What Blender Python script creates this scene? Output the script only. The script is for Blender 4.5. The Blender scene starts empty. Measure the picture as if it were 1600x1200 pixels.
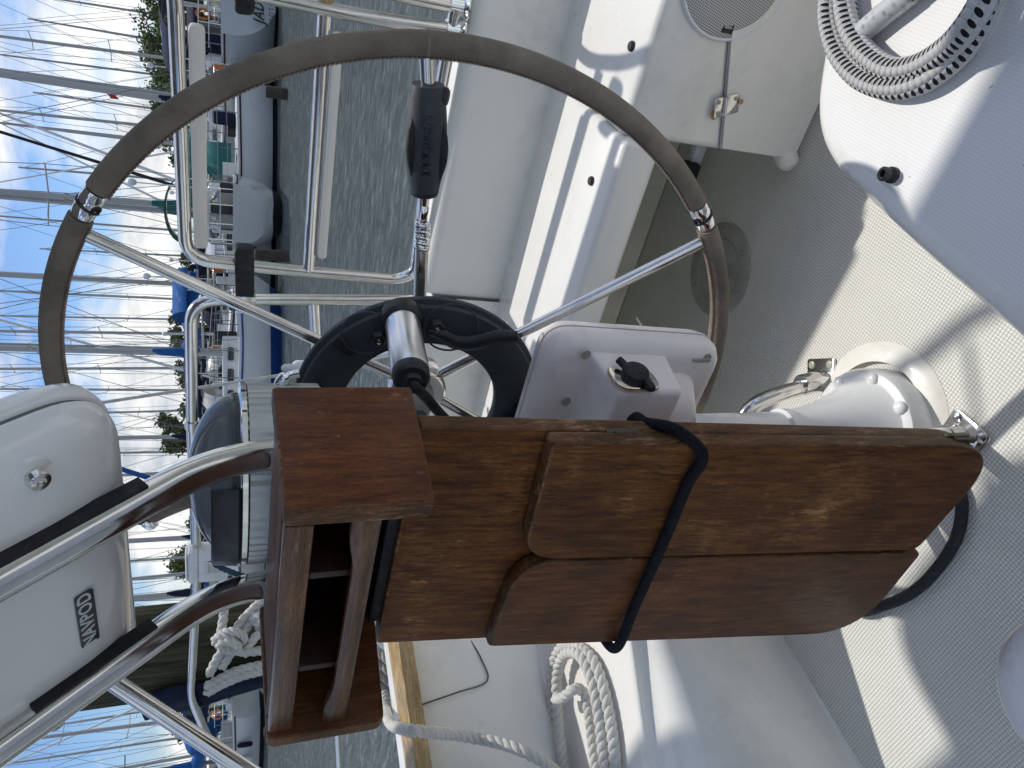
import bpy, bmesh, math, random
from mathutils import Vector as V, Matrix
from mathutils import noise as mnoise

# World frame: metres, x to the right when looking aft, y aft, z up, cockpit floor at z = 0.
scene = bpy.context.scene
col = scene.collection
random.seed(7)
PI = math.pi
WATER = -1.0
R = lambda a, b: random.uniform(a, b)

# ------------------------------------------------------------------ materials
class NT:
    def __init__(s, name):
        s.m = bpy.data.materials.new(name); s.m.use_nodes = True
        s.t = s.m.node_tree; s.b = s.t.nodes['Principled BSDF']
    def n(s, typ, **kw):
        nd = s.t.nodes.new(typ)
        for k, v in kw.items():
            if k in nd.inputs: nd.inputs[k].default_value = v
            else: setattr(nd, k, v)
        return nd
    def l(s, a, b): s.t.links.new(a, b)
    def coord(s, scale=(1, 1, 1), out='Object', rot=(0, 0, 0)):
        c = s.n('ShaderNodeTexCoord'); mp = s.n('ShaderNodeMapping')
        mp.inputs['Scale'].default_value = scale; mp.inputs['Rotation'].default_value = rot
        s.l(c.outputs[out], mp.inputs['Vector']); return mp.outputs['Vector']
    def noise(s, vec, scale=5, detail=4, rough=.55):
        nd = s.n('ShaderNodeTexNoise', Scale=scale, Detail=detail, Roughness=rough)
        s.l(vec, nd.inputs['Vector']); return nd.outputs['Fac']
    def ramp(s, fac, stops):
        r = s.n('ShaderNodeValToRGB'); e = r.color_ramp.elements
        while len(e) < len(stops): e.new(.5)
        for k, (p, c) in zip(e, stops):
            k.position = p; k.color = (c, c, c, 1) if isinstance(c, (int, float)) else (*c, 1)
        s.l(fac, r.inputs['Fac']); return r.outputs['Color']
    def mix(s, fac, a, b, mode='MIX'):
        m = s.n('ShaderNodeMix', data_type='RGBA', blend_type=mode)
        for i, v in ((0, fac), (6, a), (7, b)):
            if hasattr(v, 'is_linked'): s.l(v, m.inputs[i])
            else: m.inputs[i].default_value = v if i == 0 else (*v, 1)
        return m.outputs[2]
    def math(s, op, a, b=None, c=None):
        m = s.n('ShaderNodeMath', operation=op)
        for i, v in enumerate((a, b, c)):
            if v is None: continue
            if hasattr(v, 'is_linked'): s.l(v, m.inputs[i])
            else: m.inputs[i].default_value = v
        return m.outputs[0]
    def set(s, **kw):
        for k, v in kw.items():
            k = k.replace('_', ' ')
            i = s.b.inputs[k]
            if hasattr(v, 'is_linked'): s.l(v, i)
            elif i.type == 'RGBA': i.default_value = (*v, 1)
            else: i.default_value = v
    def bump(s, h, strength=.3, dist=.01):
        b = s.n('ShaderNodeBump', Strength=strength, Distance=dist)
        s.l(h, b.inputs['Height']); s.l(b.outputs['Normal'], s.b.inputs['Normal'])

def paint(name, c, rough=.35, var=.08, scale=4, coat=0.0, bump=0.0, bscale=120, spec=.5, dirt=None, dscale=2.5):
    t = NT(name); co = t.coord()
    n = t.noise(co, scale, 5)
    lo = tuple(x*(1-var) for x in c); hi = tuple(min(1, x*(1+var)) for x in c)
    colr = t.ramp(n, [(.3, lo), (.7, hi)])
    if dirt:
        d = t.ramp(t.noise(co, dscale, 8, .7), [(.52, 0.0), (.75, 1.0)])
        colr = t.mix(d, colr, dirt)
    t.set(Base_Color=colr, Specular_IOR_Level=spec)
    t.l(t.ramp(t.noise(co, scale*3, 6), [(.3, max(.02, rough*.75)), (.75, min(1, rough*1.3))]), t.b.inputs['Roughness'])
    if coat: t.set(Coat_Weight=coat, Coat_Roughness=.08)
    if bump: t.bump(t.noise(co, bscale, 4), bump, .003)
    return t.m
def metal(name, c, rough=.12, var=.6, scale=30, stretch=(1, 1, 1)):
    t = NT(name); co = t.coord(stretch)
    n = t.noise(co, scale, 6, .65)
    t.set(Metallic=1.0, Base_Color=t.ramp(n, [(.35, tuple(x*.86 for x in c)), (.65, c)]))
    t.l(t.ramp(n, [(.3, rough*(1-var*.5)), (.75, rough*(1+var))]), t.b.inputs['Roughness'])
    return t.m
def wood(name, dark, mid, light, stretch, worn=.5, coat=.25, rough=.42):
    t = NT(name); co = t.coord(stretch)
    g1 = t.noise(co, 4, 9, .66); g2 = t.noise(co, 34, 6, .72)
    base = t.ramp(g1, [(.30, dark), (.5, mid), (.70, light)])
    base = t.mix(1.0, base, t.ramp(g2, [(.34, .38), (.58, 1.05)]), 'MULTIPLY')
    big = t.noise(t.coord(), 6.5, 7, .7)
    w = t.ramp(t.math('MULTIPLY', big, t.noise(co, 9, 9, .8)), [(.275, 0.0), (.345, worn)])
    base = t.mix(w, base, tuple(min(1, x*1.35+.025) for x in light))
    fine = tuple(x*(.5 if x > 20 else 1.6) for x in stretch)
    sc = t.ramp(t.math('MULTIPLY', t.noise(t.coord(fine), 5.0, 5, .7), t.math('ADD', big, .35)), [(.575, 0.0), (.62, .75*min(1, worn*1.6))])
    base = t.mix(sc, base, tuple(min(1, x*1.7+.06) for x in light))
    tone = t.ramp(t.noise(t.coord(), 11, 4, .6), [(.32, .72), (.68, 1.15)])
    base = t.mix(1.0, base, tone, 'MULTIPLY')
    t.set(Base_Color=base, Coat_Weight=coat, Coat_Roughness=.18, Specular_IOR_Level=.22)
    t.l(t.ramp(g2, [(.3, rough*.7), (.7, rough*1.4)]), t.b.inputs['Roughness'])
    t.bump(g2, .5, .0012)
    return t.m

M = {}
M['gel'] = paint('gelcoat', (.845, .825, .765), .32, .03, 3, coat=.2, dirt=(.66, .65, .59), dscale=3.2)
M['gel2'] = paint('gelcoat_worn', (.82, .80, .725), .38, .05, 4, coat=.15, dirt=(.50, .48, .38), dscale=3)
M['sunlit_yellow'] = paint('sunlit_yellow_gelcoat', (.62, .58, .43), .45, .12, 7, dirt=(.40, .36, .22))  # pale yellow that stands for sunlight under the helm seat
M['pod'] = paint('weathered_plastic', (.86, .78, .725), .42, .05, 9, dirt=(.60, .55, .54), dscale=5, bump=.05, bscale=60)
M['pod_white'] = paint('glossy_white_plastic', (.79, .785, .765), .16, .02, 5, coat=.6)
M['pedestal'] = paint('pedestal_enamel', (.80, .80, .79), .3, .04, 8, coat=.3, dirt=(.55, .55, .52), dscale=9)
M['steel'] = metal('stainless_steel', (.74, .72, .69), .13, .7, 24)
M['chrome'] = metal('polished_chrome', (.88, .88, .88), .05, .8, 40)
M['alu'] = metal('satin_aluminium', (.52, .53, .53), .34, .3, 60, (8, 8, 1))
M['alu_shiny'] = metal('brushed_aluminium', (.86, .86, .85), .30, .12, 9)
M['plate'] = paint('tarnished_steel_plate', (.36, .35, .30), .36, .12, 18, dirt=(.24, .22, .16), dscale=14)
M['black'] = paint('black_plastic', (.016, .017, .019), .45, .25, 20, bump=.08, bscale=300)
M['rubber'] = paint('black_rubber', (.012, .012, .013), .7, .2, 30)
M['ring'] = paint('charcoal_plastic', (.040, .047, .054), .6, .15, 14, bump=.12, bscale=500)
M['webbing'] = paint('black_cord', (.008, .008, .010), .85, .3, 60, bump=.4, bscale=400, spec=.2)
M['navy'] = paint('navy_canvas', (.012, .016, .04), .85, .2, 6, spec=.2)
M['blue'] = paint('blue_canvas', (.02, .10, .30), .8, .2, 3, spec=.2)
M['teal'] = paint('teal_canvas', (.03, .14, .125), .8, .2, 3, spec=.2)
M['trim'] = wood('pale_teak_trim', (.42, .27, .12), (.55, .38, .18), (.66, .49, .27), (3, 1, 30), .2, .1)
TK = ((.060, .0185, .0035), (.145, .050, .009), (.235, .092, .019))
M['teak'] = wood('varnished_teak', *TK, (34, 34, 2.2), .55, .0, .55)
M['teak_dark'] = wood('dark_varnished_teak', (.060, .018, .004), (.140, .046, .010), (.22, .082, .020), (34, 34, 3), .3, .08, .45)
M['teak_panel'] = wood('red_brown_teak', (.075, .020, .005), (.150, .043, .0105), (.225, .074, .019), (34, 34, 5), .35, .08, .5)
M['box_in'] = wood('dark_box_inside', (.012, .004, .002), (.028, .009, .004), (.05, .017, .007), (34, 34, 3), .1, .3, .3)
M['teak_rail'] = wood('scuffed_teak_rail', (.075, .028, .010), (.14, .058, .023), (.25, .125, .058), (2.5, 34, 34), .7, .4, .3)
M['teak_edge'] = wood('worn_teak_edge', (.062, .024, .009), (.135, .058, .020), (.25, .125, .050), (20, 20, 4), .9, .08, .5)
M['leather'] = paint('grey_brown_leather', (.205, .170, .130), .8, .3, 16, bump=.55, bscale=260, spec=.25, dirt=(.29, .235, .18), dscale=14)
M['thread'] = paint('leather_stitching', (.27, .20, .16), .8, .3, 60, spec=.2)
M['rope'] = paint('white_nylon_rope', (.62, .61, .57), .8, .12, 40, spec=.2, bump=.5, bscale=500, dirt=(.42, .40, .35), dscale=20)
M['rope_grey'] = paint('weathered_rope', (.40, .385, .34), .85, .25, 14, spec=.2, bump=.5, bscale=300)
M['rope_blue'] = paint('blue_rope', (.035, .075, .12), .85, .25, 60, spec=.2)
M['badge'] = paint('charcoal_badge', (.05, .054, .056), .4, .1)
M['letter'] = paint('pale_lettering', (.6, .61, .6), .5, .05)
M['emboss'] = paint('embossed_lettering', (.010, .011, .012), .3, .1)
M['rust'] = paint('rusty_stain', (.42, .25, .12), .8, .4, 60)
M['seam'] = paint('dark_seam', (.07, .07, .068), .7, .2)
M['seam_grey'] = paint('grey_gasket', (.12, .125, .12), .6, .2)
M['pad'] = paint('white_seat_pad', (.72, .70, .64), .5, .06, 8)
M['white_fit'] = paint('white_fitting_plastic', (.75, .76, .77), .35, .03)
M['teak_hinge'] = metal('dull_hinge_metal', (.13, .125, .10), .5, .5, 60)
def glass(name):
    t = NT(name); t.set(Base_Color=(.93, .95, .95), Roughness=.03, Transmission_Weight=1.0, IOR=1.2); return t.m
M['dome'] = glass('clear_dome')

def nonskid(name, c, pitch, strength, stain, cavity=.62):
    t = NT(name); co = t.coord()
    sx = t.n('ShaderNodeSeparateXYZ'); t.l(co, sx.inputs[0])
    k = 2*PI/pitch
    a = t.math('SINE', t.math('MULTIPLY', sx.outputs[0], k)); b = t.math('SINE', t.math('MULTIPLY', sx.outputs[1], k))
    h = t.math('MULTIPLY', t.math('ADD', a, 1.0), t.math('ADD', b, 1.0))
    h = t.math('MINIMUM', h, 1.6)
    cav = t.ramp(h, [(0.0, cavity), (.55, 1.0)])
    n = t.noise(co, 3.1, 8, .68)
    base = t.ramp(n, [(.3, tuple(x*.9 for x in c)), (.65, c)])
    base = t.mix(1.0, base, cav, 'MULTIPLY')
    sp = t.ramp(t.noise(co, 75, 3, .5), [(.735, 0.0), (.76, 1.0)])
    base = t.mix(t.math('MULTIPLY', sp, .5), base, (.12, .12, .11))
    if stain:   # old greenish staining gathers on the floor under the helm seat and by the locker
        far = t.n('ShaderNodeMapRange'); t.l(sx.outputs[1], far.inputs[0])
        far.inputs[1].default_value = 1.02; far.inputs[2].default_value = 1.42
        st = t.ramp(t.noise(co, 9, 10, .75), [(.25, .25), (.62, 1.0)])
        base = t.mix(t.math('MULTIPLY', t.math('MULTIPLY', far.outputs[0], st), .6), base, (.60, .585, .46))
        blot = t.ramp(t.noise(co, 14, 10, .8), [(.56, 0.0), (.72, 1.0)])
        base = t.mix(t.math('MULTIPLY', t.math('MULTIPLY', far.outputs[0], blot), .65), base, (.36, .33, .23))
    t.set(Base_Color=base, Roughness=.55)
    t.bump(h, strength, .0012)
    return t.m
M['floor'] = nonskid('nonskid_floor', (.87, .85, .775), .0056, .6, True)
M['seat_top'] = nonskid('nonskid_seat', (.84, .825, .785), .0036, .12, False, .90)

def braid():
    t = NT('flecked_braid'); c = t.coord(out='UV'); sx = t.n('ShaderNodeSeparateXYZ'); t.l(c, sx.inputs[0])
    u = t.math('MULTIPLY', sx.outputs[0], 8.0); v = t.math('MULTIPLY', sx.outputs[1], 140.0)
    ui = t.math('FLOOR', u); uf = t.math('FRACT', u)
    v2 = t.math('ADD', v, t.math('MULTIPLY', ui, .5)); vf = t.math('FRACT', v2)
    # an oval fleck in every other column of the plait
    dx = t.math('SUBTRACT', uf, .5); dy = t.math('SUBTRACT', t.math('ADD', vf, t.math('MULTIPLY', dx, .35)), .5)
    d = t.math('ADD', t.math('MULTIPLY', t.math('MULTIPLY', dx, dx), 3.4), t.math('MULTIPLY', t.math('MULTIPLY', dy, dy), 13.0))
    odd = t.math('MODULO', ui, 2.0)
    fleck = t.math('MULTIPLY', t.math('LESS_THAN', d, 1.0), odd)
    n = t.noise(t.coord(), 900, 3)
    base = t.mix(fleck, t.ramp(n, [(.3, (.40, .39, .37)), (.7, (.62, .61, .58))]), (.012, .012, .014))
    t.set(Base_Color=base, Roughness=.85, Specular_IOR_Level=.2)
    h = t.math('ADD', t.math('ABSOLUTE', t.math('SINE', t.math('MULTIPLY', v2, PI))), t.math('ABSOLUTE', t.math('SINE', t.math('MULTIPLY', u, PI))))
    t.bump(h, .9, .0016)
    return t.m
M['braid'] = braid()
def grille():
    t = NT('speaker_grille'); co = t.coord(); sx = t.n('ShaderNodeSeparateXYZ'); t.l(co, sx.inputs[0])
    k = 2*PI/.0062
    p = t.math('MULTIPLY', t.math('ADD', sx.outputs[0], t.math('MULTIPLY', sx.outputs[2], .58)), k)
    q = t.math('MULTIPLY', t.math('SUBTRACT', sx.outputs[2], t.math('MULTIPLY', sx.outputs[0], .58)), k)
    h = t.math('MULTIPLY', t.math('SINE', p), t.math('SINE', q))
    t.set(Base_Color=t.ramp(h, [(.0, (.60, .60, .58)), (.14, (.45, .45, .44)), (.35, (.08, .08, .08))]), Roughness=.5)
    return t.m
M['grille'] = grille()

def water():
    t = NT('water')
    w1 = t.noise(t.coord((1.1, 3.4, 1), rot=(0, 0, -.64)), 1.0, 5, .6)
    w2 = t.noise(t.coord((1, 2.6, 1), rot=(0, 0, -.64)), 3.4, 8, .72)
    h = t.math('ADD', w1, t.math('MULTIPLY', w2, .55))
    t.set(Base_Color=t.ramp(w2, [(.36, (.27, .335, .32)), (.54, (.46, .52, .50)), (.66, (.85, .88, .85))]), Roughness=.06, IOR=1.33, Specular_IOR_Level=.5)  # pale ramp stops paint sky glitter into the water colour
    t.bump(h, 1.0, 1.3)
    return t.m
M['water'] = water()
def leaves(name, a, b):
    t = NT(name); n = t.noise(t.coord(), .9, 4, .7)
    t.set(Base_Color=t.ramp(n, [(.3, a), (.7, b)]), Roughness=.65, Specular_IOR_Level=.2); return t.m
M['leaf'] = leaves('green_foliage', (.045, .07, .018), (.12, .15, .04))
M['leaf2'] = leaves('dull_foliage', (.05, .07, .03), (.13, .15, .07))
M['bark'] = paint('bark', (.10, .075, .05), .9, .3, 3)
def piling_mat():
    t = NT('weathered_piling'); co = t.coord((9, 9, .9))
    g = t.noise(co, 2.2, 8, .72); f = t.noise(t.coord((40, 40, 2.0)), 2, 6, .7)
    base = t.ramp(g, [(.28, (.030, .030, .018)), (.5, (.085, .085, .052)), (.72, (.17, .155, .10))])
    base = t.mix(1.0, base, t.ramp(f, [(.38, .4), (.6, 1.0)]), 'MULTIPLY')
    t.set(Base_Color=base, Roughness=.9, Specular_IOR_Level=.15); t.bump(t.math('ADD', g, f), .9, .012); return t.m
M['piling'] = piling_mat()
M['post'] = paint('dark_wet_post', (.045, .035, .025), .8, .4, 2)
M['bank'] = paint('bank_scrub', (.06, .075, .035), .9, .5, .3)
M['hullwhite'] = paint('white_hull_paint', (.70, .71, .72), .25, .05, .6, coat=.3)
M['hullcream'] = paint('cream_hull_paint', (.64, .63, .58), .3, .06, .6, coat=.2)
M['hullgrey'] = paint('pale_grey_hull_paint', (.52, .55, .58), .3, .05, .6, coat=.2)
M['antifoul'] = paint('dark_antifouling', (.015, .017, .022), .6, .2, 2)
M['antired'] = paint('red_brown_antifouling', (.06, .022, .018), .6, .2, 2)
M['bootblue'] = paint('blue_boot_stripe', (.012, .06, .24), .3, .1, 2)
M['bootgreen'] = paint('green_boot_stripe', (.02, .14, .10), .3, .1, 2)
M['window'] = paint('smoked_window', (.012, .016, .02), .08, .1, 3, coat=.5)
M['deck'] = paint('deck_paint', (.66, .66, .62), .5, .06, 1)
M['mast'] = paint('painted_spar', (.40, .40, .39), .35, .08, .4)
M['mastdark'] = paint('dark_spar', (.12, .125, .12), .4, .15, .4)
M['wire'] = paint('rigging_wire', (.16, .165, .17), .4, .1, 2)
M['flag_red'] = paint('red_flag_cloth', (.45, .03, .04), .8, .1)
M['flag_blue'] = paint('blue_flag_cloth', (.02, .04, .16), .8, .1)
M['canvas'] = paint('bimini_canvas', (.20, .21, .22), .85, .1, 2, spec=.2)
M['orange'] = paint('orange_plastic', (.6, .16, .03), .6, .1)
M['hoist'] = paint('pale_wire_cover', (.48, .49, .47), .35, .25, 40)
def sleeve():
    t = NT('translucent_sleeve'); c = t.coord(out='UV'); n = t.n('ShaderNodeTexVoronoi', Scale=1.0); mp = t.coord((8, 140, 1), 'UV'); t.l(mp, n.inputs['Vector'])
    t.set(Base_Color=t.ramp(n.outputs['Distance'], [(.12, (.30, .305, .295)), (.42, (.55, .56, .535))]), Roughness=.22, Coat_Weight=.4); return t.m
M['sleeve'] = sleeve()

# ------------------------------------------------------------------ mesh helpers
def link(name, me, mats, parent=None):
    o = bpy.data.objects.new(name, me); col.objects.link(o)
    for m in (mats if isinstance(mats, (list, tuple)) else [mats]): me.materials.append(M[m])
    if parent is not None:
        o.parent = parent      # vertices are kept in world metres, so only an Empty's own place has to be undone
        if parent.type == 'EMPTY': o.matrix_parent_inverse = Matrix.Translation(-parent.location)
    return o
def fin(name, bm, mats, parent=None, sharp=38, smooth=True):
    bmesh.ops.recalc_face_normals(bm, faces=bm.faces[:])
    lim = math.radians(sharp)
    for f in bm.faces: f.smooth = smooth
    for e in bm.edges:
        if len(e.link_faces) == 2:
            try: e.smooth = e.calc_face_angle() < lim
            except ValueError: pass
    me = bpy.data.meshes.new(name); bm.to_mesh(me); bm.free()
    return link(name, me, mats, parent)
def tag(o, label, cat, group=None):
    o['label'] = label; o['category'] = cat
    if group: o['group'] = group
    return o
def thing(name, label, cat, loc, group=None):
    o = bpy.data.objects.new(name, None); col.objects.link(o); o.location = loc; o.empty_display_size = .05
    return tag(o, label, cat, group)
def struct(o): o['kind'] = 'structure'; return o

def lerp(a, b, t): return a+(b-a)*t
def box(bm, lo, hi, bev=0.0, seg=2, mat=0):
    r = bmesh.ops.create_cube(bm, size=1.0)
    vs = r['verts']
    for v in vs: v.co = V([lerp(lo[i], hi[i], v.co[i]+.5) for i in range(3)])
    fs = list({f for v in vs for f in v.link_faces})
    for f in fs: f.material_index = mat
    if bev:
        es = list({e for v in vs for e in v.link_edges})
        bmesh.ops.bevel(bm, geom=es, offset=bev, segments=seg, profile=.5, affect='EDGES')
def spline(pts, n=8, closed=False):
    P = [V(p) for p in pts]; out = []
    m = len(P); rng = m if closed else m-1
    for i in range(rng):
        if closed: p0, p1, p2, p3 = P[i-1], P[i], P[(i+1) % m], P[(i+2) % m]
        else:
            p1, p2 = P[i], P[i+1]; p0 = P[i-1] if i else p1*2-p2; p3 = P[i+2] if i+2 < m else p2*2-p1
        for k in range(n):
            t = k/n
            out.append(.5*((2*p1)+(p2-p0)*t+(2*p0-5*p1+4*p2-p3)*t*t+(3*p1-p0-3*p2+p3)*t**3))
    if not closed: out.append(P[-1])
    return out
def fillet(pts, r, n=7):
    P = [V(p) for p in pts]; out = [P[0]]
    for i in range(1, len(P)-1):
        a, b, c = P[i-1], P[i], P[i+1]
        u = (a-b); w = (c-b); rr = min(r, u.length*.49, w.length*.49)
        p, q = b+u.normalized()*rr, b+w.normalized()*rr
        for k in range(n+1):
            t = k/n; out.append(p*(1-t)**2+b*2*t*(1-t)+q*t*t)
    out.append(P[-1]); return out
def frames(P, closed):
    n = len(P); T = []
    for i in range(n):
        a = P[i-1] if (i or closed) else P[0]; b = P[(i+1) % n] if (i < n-1 or closed) else P[-1]
        d = b-a; T.append(d.normalized() if d.length > 1e-9 else V((0, 0, 1)))
    ref = V((0, 0, 1)) if abs(T[0].z) < .9 else V((1, 0, 0))
    N = [(ref-T[0]*ref.dot(T[0])).normalized()]
    for i in range(1, n):
        q = T[i-1].rotation_difference(T[i]); N.append((q @ N[-1]).normalized())
    return T, N
def tube(bm, pts, r, seg=12, closed=False, cap=True, mat=0, uv=False, flat=1.0):
    P = [V(p) for p in pts]; n = len(P); T, N = frames(P, closed)
    rad = r if isinstance(r, (list, tuple)) else [r]*n
    rings = []; L = 0; Ls = []
    for i in range(n):
        if i: L += (P[i]-P[i-1]).length
        Ls.append(L); b = T[i].cross(N[i])
        rings.append([bm.verts.new(P[i]+(N[i]*math.cos(2*PI*k/seg)+b*math.sin(2*PI*k/seg)*flat)*rad[i]) for k in range(seg)])
    lay = bm.loops.layers.uv.verify() if uv else None
    for i in range(n if closed else n-1):
        A, B = rings[i], rings[(i+1) % n]
        for k in range(seg):
            f = bm.faces.new((A[k], A[(k+1) % seg], B[(k+1) % seg], B[k])); f.material_index = mat
            if uv:
                l1 = Ls[i]; l2 = Ls[i+1] if i+1 < n else L+(P[0]-P[-1]).length
                for lp, (uu, vv) in zip(f.loops, ((k/seg, l1), ((k+1)/seg, l1), ((k+1)/seg, l2), (k/seg, l2))): lp[lay].uv = (uu, vv)
    if cap and not closed:
        for rg in (rings[0][::-1], rings[-1]):
            f = bm.faces.new(rg); f.material_index = mat
def laid_rope(bm, pts, r, pitch=None, seg=7, step=None, closed=False):
    """three strands twisted round the path"""
    pitch = pitch or r*7
    P = [V(p) for p in pts]
    L = [0.0]
    for i in range(1, len(P)): L.append(L[-1]+(P[i]-P[i-1]).length)
    n = max(8, int(L[-1]/(step or pitch/9)))
    Q = []; j = 0
    for i in range(n+1):
        s = L[-1]*i/n
        while j < len(P)-2 and L[j+1] < s: j += 1
        t = (s-L[j])/max(1e-9, L[j+1]-L[j]); Q.append(P[j].lerp(P[j+1], t))
    T, N = frames(Q, False)
    for k in range(3):
        S = []
        for i in range(n+1):
            a = 2*PI*(L[-1]*i/n/pitch+k/3); b = T[i].cross(N[i])
            S.append(Q[i]+(N[i]*math.cos(a)+b*math.sin(a))*r*.5)
        tube(bm, S, r*.56, seg)
def lathe(bm, prof, c, ax=(0, 0, 1), seg=40, cap=True, mat=0):
    ax = V(ax).normalized(); u = ax.orthogonal().normalized(); w = ax.cross(u); c = V(c)
    rings = [[bm.verts.new(c+ax*h+(u*math.cos(2*PI*k/seg)+w*math.sin(2*PI*k/seg))*max(r, 1e-4)) for k in range(seg)] for r, h in prof]
    for A, B in zip(rings, rings[1:]):
        for k in range(seg):
            f = bm.faces.new((A[k], A[(k+1) % seg], B[(k+1) % seg], B[k])); f.material_index = mat
    if cap:
        for rg in (rings[0][::-1], rings[-1]):
            bm.faces.new(rg).material_index = mat
def loft(bm, rings, closed=True, cap=True, mat=0):
    vr = [[bm.verts.new(V(p)) for p in rg] for rg in rings]; n = len(vr[0])
    for A, B in zip(vr, vr[1:]):
        for k in range(n if closed else n-1):
            bm.faces.new((A[k], A[(k+1) % n], B[(k+1) % n], B[k])).material_index = mat
    if cap and closed:
        bm.faces.new(vr[0][::-1]).material_index = mat; bm.faces.new(vr[-1]).material_index = mat
    return vr
def round_poly(pts, rads, n=6):
    """2-D polygon with a radius at each corner"""
    pts = [V((p[0], p[1])) for p in pts]; out = []; m = len(pts)
    for i in range(m):
        a, b, c = pts[i-1], pts[i], pts[(i+1) % m]; r = rads[i] if isinstance(rads, (list, tuple)) else rads
        if r <= 0: out.append(b); continue
        u, w = a-b, c-b; rr = min(r, u.length*.49, w.length*.49); p, q = b+u.normalized()*rr, b+w.normalized()*rr
        for k in range(n+1):
            t = k/n; out.append(p*(1-t)**2+b*2*t*(1-t)+q*t*t)
    return out
def plank(bm, poly, place, thick, bev=.002, mat=0, edge=None):
    """a plate: 2-D outline, place(u, v, w) -> world, w in 0..thick, with softened rims"""
    cen = sum((V((p[0], p[1])) for p in poly), V((0, 0)))/len(poly)
    def ring(w, ins):
        out = []
        for p in poly:
            p = V((p[0], p[1])); d = p-cen; q = p-(d.normalized()*ins if d.length > ins else d*0); out.append(place(q.x, q.y, w))
        return out
    n0 = len(bm.faces); m = len(poly)
    loft(bm, [ring(0, bev), ring(bev*.3, bev*.3), ring(bev, 0), ring(thick-bev, 0), ring(thick-bev*.3, bev*.3), ring(thick, bev)], mat=mat)
    if edge is not None:
        bm.faces.ensure_lookup_table()
        for f in bm.faces[n0:n0+m*5]: f.material_index = edge
def disc(bm, c, ax, r, h, seg=24, mat=0):
    lathe(bm, [(r*.8, h), (r, h*.6), (r, 0)][::-1], c, ax, seg, mat=mat)
def text_mesh(name, body, size, place, mat, parent, shear=0.0, bold=0.0, depth=.0004, spacing=1.0):
    cu = bpy.data.curves.new(name, 'FONT'); cu.body = body; cu.size = size; cu.align_x = 'CENTER'; cu.align_y = 'CENTER'
    cu.extrude = depth; cu.shear = shear; cu.offset = bold; cu.space_character = spacing; cu.resolution_u = 4
    o = bpy.data.objects.new(name, cu); col.objects.link(o)
    me = bpy.data.meshes.new_from_object(o.evaluated_get(bpy.context.evaluated_depsgraph_get()))
    bpy.data.objects.remove(o); bpy.data.curves.remove(cu)
    for v in me.vertices: v.co = place(v.co.x, v.co.y, v.co.z)
    me.materials.clear(); me.name = name
    return link(name, me, mat, parent)
def copy_tree(o, parent=None):
    c = o.copy(); col.objects.link(c)
    if parent is not None: c.parent = parent; c.matrix_parent_inverse = o.matrix_parent_inverse.copy()
    for ch in list(o.children): copy_tree(ch, c)
    return c
NB = bmesh.new

# ------------------------------------------------------------------ cockpit mouldings
bm = NB()
box(bm, (-2.0, -1.6, -.04), (1.4, 1.72, 0))
struct(fin('floor', bm, 'floor'))

# helm seat bridging the stern, speaker locker, transom
helm = thing('helm_seat', 'white fibreglass helm seat across the stern, striped with sun and rail shadows', 'seat', (-.9, 1.37, .33))
bm = NB(); box(bm, (-1.75, 1.172, .322), (-.345, 1.56, .40), .014, 3)
fin('seat_slab', bm, 'gel', helm)
for p in ((-0.205, 1.251, 0.4), (-0.452, 1.251, 0.4), (-0.807, 1.238, 0.4)):
    bm = NB(); disc(bm, p, (0, 0, 1), .009, .006, 18); fin('seat_socket', bm, 'black', helm)
lock = thing('speaker_locker', 'white locker front with round speaker and hinged lower flap, right of the helm seat', 'locker', (.1, 1.4, 0))
bm = NB(); box(bm, (-.345, 1.195, .0), (.95, 1.64, .40), .016, 3); fin('locker_body', bm, 'gel', lock)
# lower flap: a proud door below the hinge line
bm = NB(); pts = [(-.343, .012), (-.343, .188), (-.098, .277), (.3, .42), (.3, .012)]
pts = [(-.338, .014), (-.338, .186), (-.09, .276), (.2, .381), (.9, .381), (.9, .014)]
plank(bm, pts, lambda u, v, w: (u, 1.193-w, v), .006, .002)
fl = fin('flap', bm, 'gel', lock)
bm = NB(); tube(bm, [(-.343, 1.192, .189), (-.09, 1.192, .280), (.2, 1.192, .385)], .0012, 6); fin('flap_seam', bm, 'seam_grey', lock)
bm = NB(); lathe(bm, [(.0, .020), (.012, .019), (.019, .012), (.022, 0), (.02, -.02)], (-.343, 1.196, .022), (-.35, -.6, -.2), 24); fin('flap_corner', bm, 'gel2', fl)
sp = thing('loudspeaker', 'round grey mesh loudspeaker set in the white locker front', 'speaker', (-.056, 1.19, .281))
bm = NB(); lathe(bm, [(.106, 0), (.1055, .005), (.103, .008), (.100, .007), (.099, .003)], (-.056, 1.194, .281), (0, -1, 0), 64, cap=False); fin('speaker_rim', bm, 'white_fit', sp)
bm = NB(); lathe(bm, [(.0995, .003), (.092, .0065), (.07, .0095), (.03, .0120), (.002, .0125)], (-.056, 1.194, .281), (0, -1, 0), 64); fin('speaker_grille', bm, 'grille', sp)
bm = NB(); c = V((-.137, 1.1868, .268))
for lo, hi in (((-.0075, -.0045), (.0075, -.0025)), ((-.0075, .0025), (.0075, .0045)), ((-.0075, -.0025), (-.0055, .0025)), ((.0055, -.0025), (.0075, .0025))):
    box(bm, (c.x+lo[1]*1.6-.002, c.y-.001, c.z+lo[0]*1.4), (c.x+hi[1]*1.6+.002, c.y+.001, c.z+hi[0]*1.4))
fin('speaker_badge', bm, 'black', sp)
hg = thing('rusty_hinge', 'small steel hinge with orange rust stains on the white locker flap', 'hinge', (-.25, 1.185, .19))
d1 = V((.248, 0, .089)).normalized(); d2 = V((-d1.z, 0, d1.x)); hc = V((-.262, 1.1865, .2185))
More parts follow.
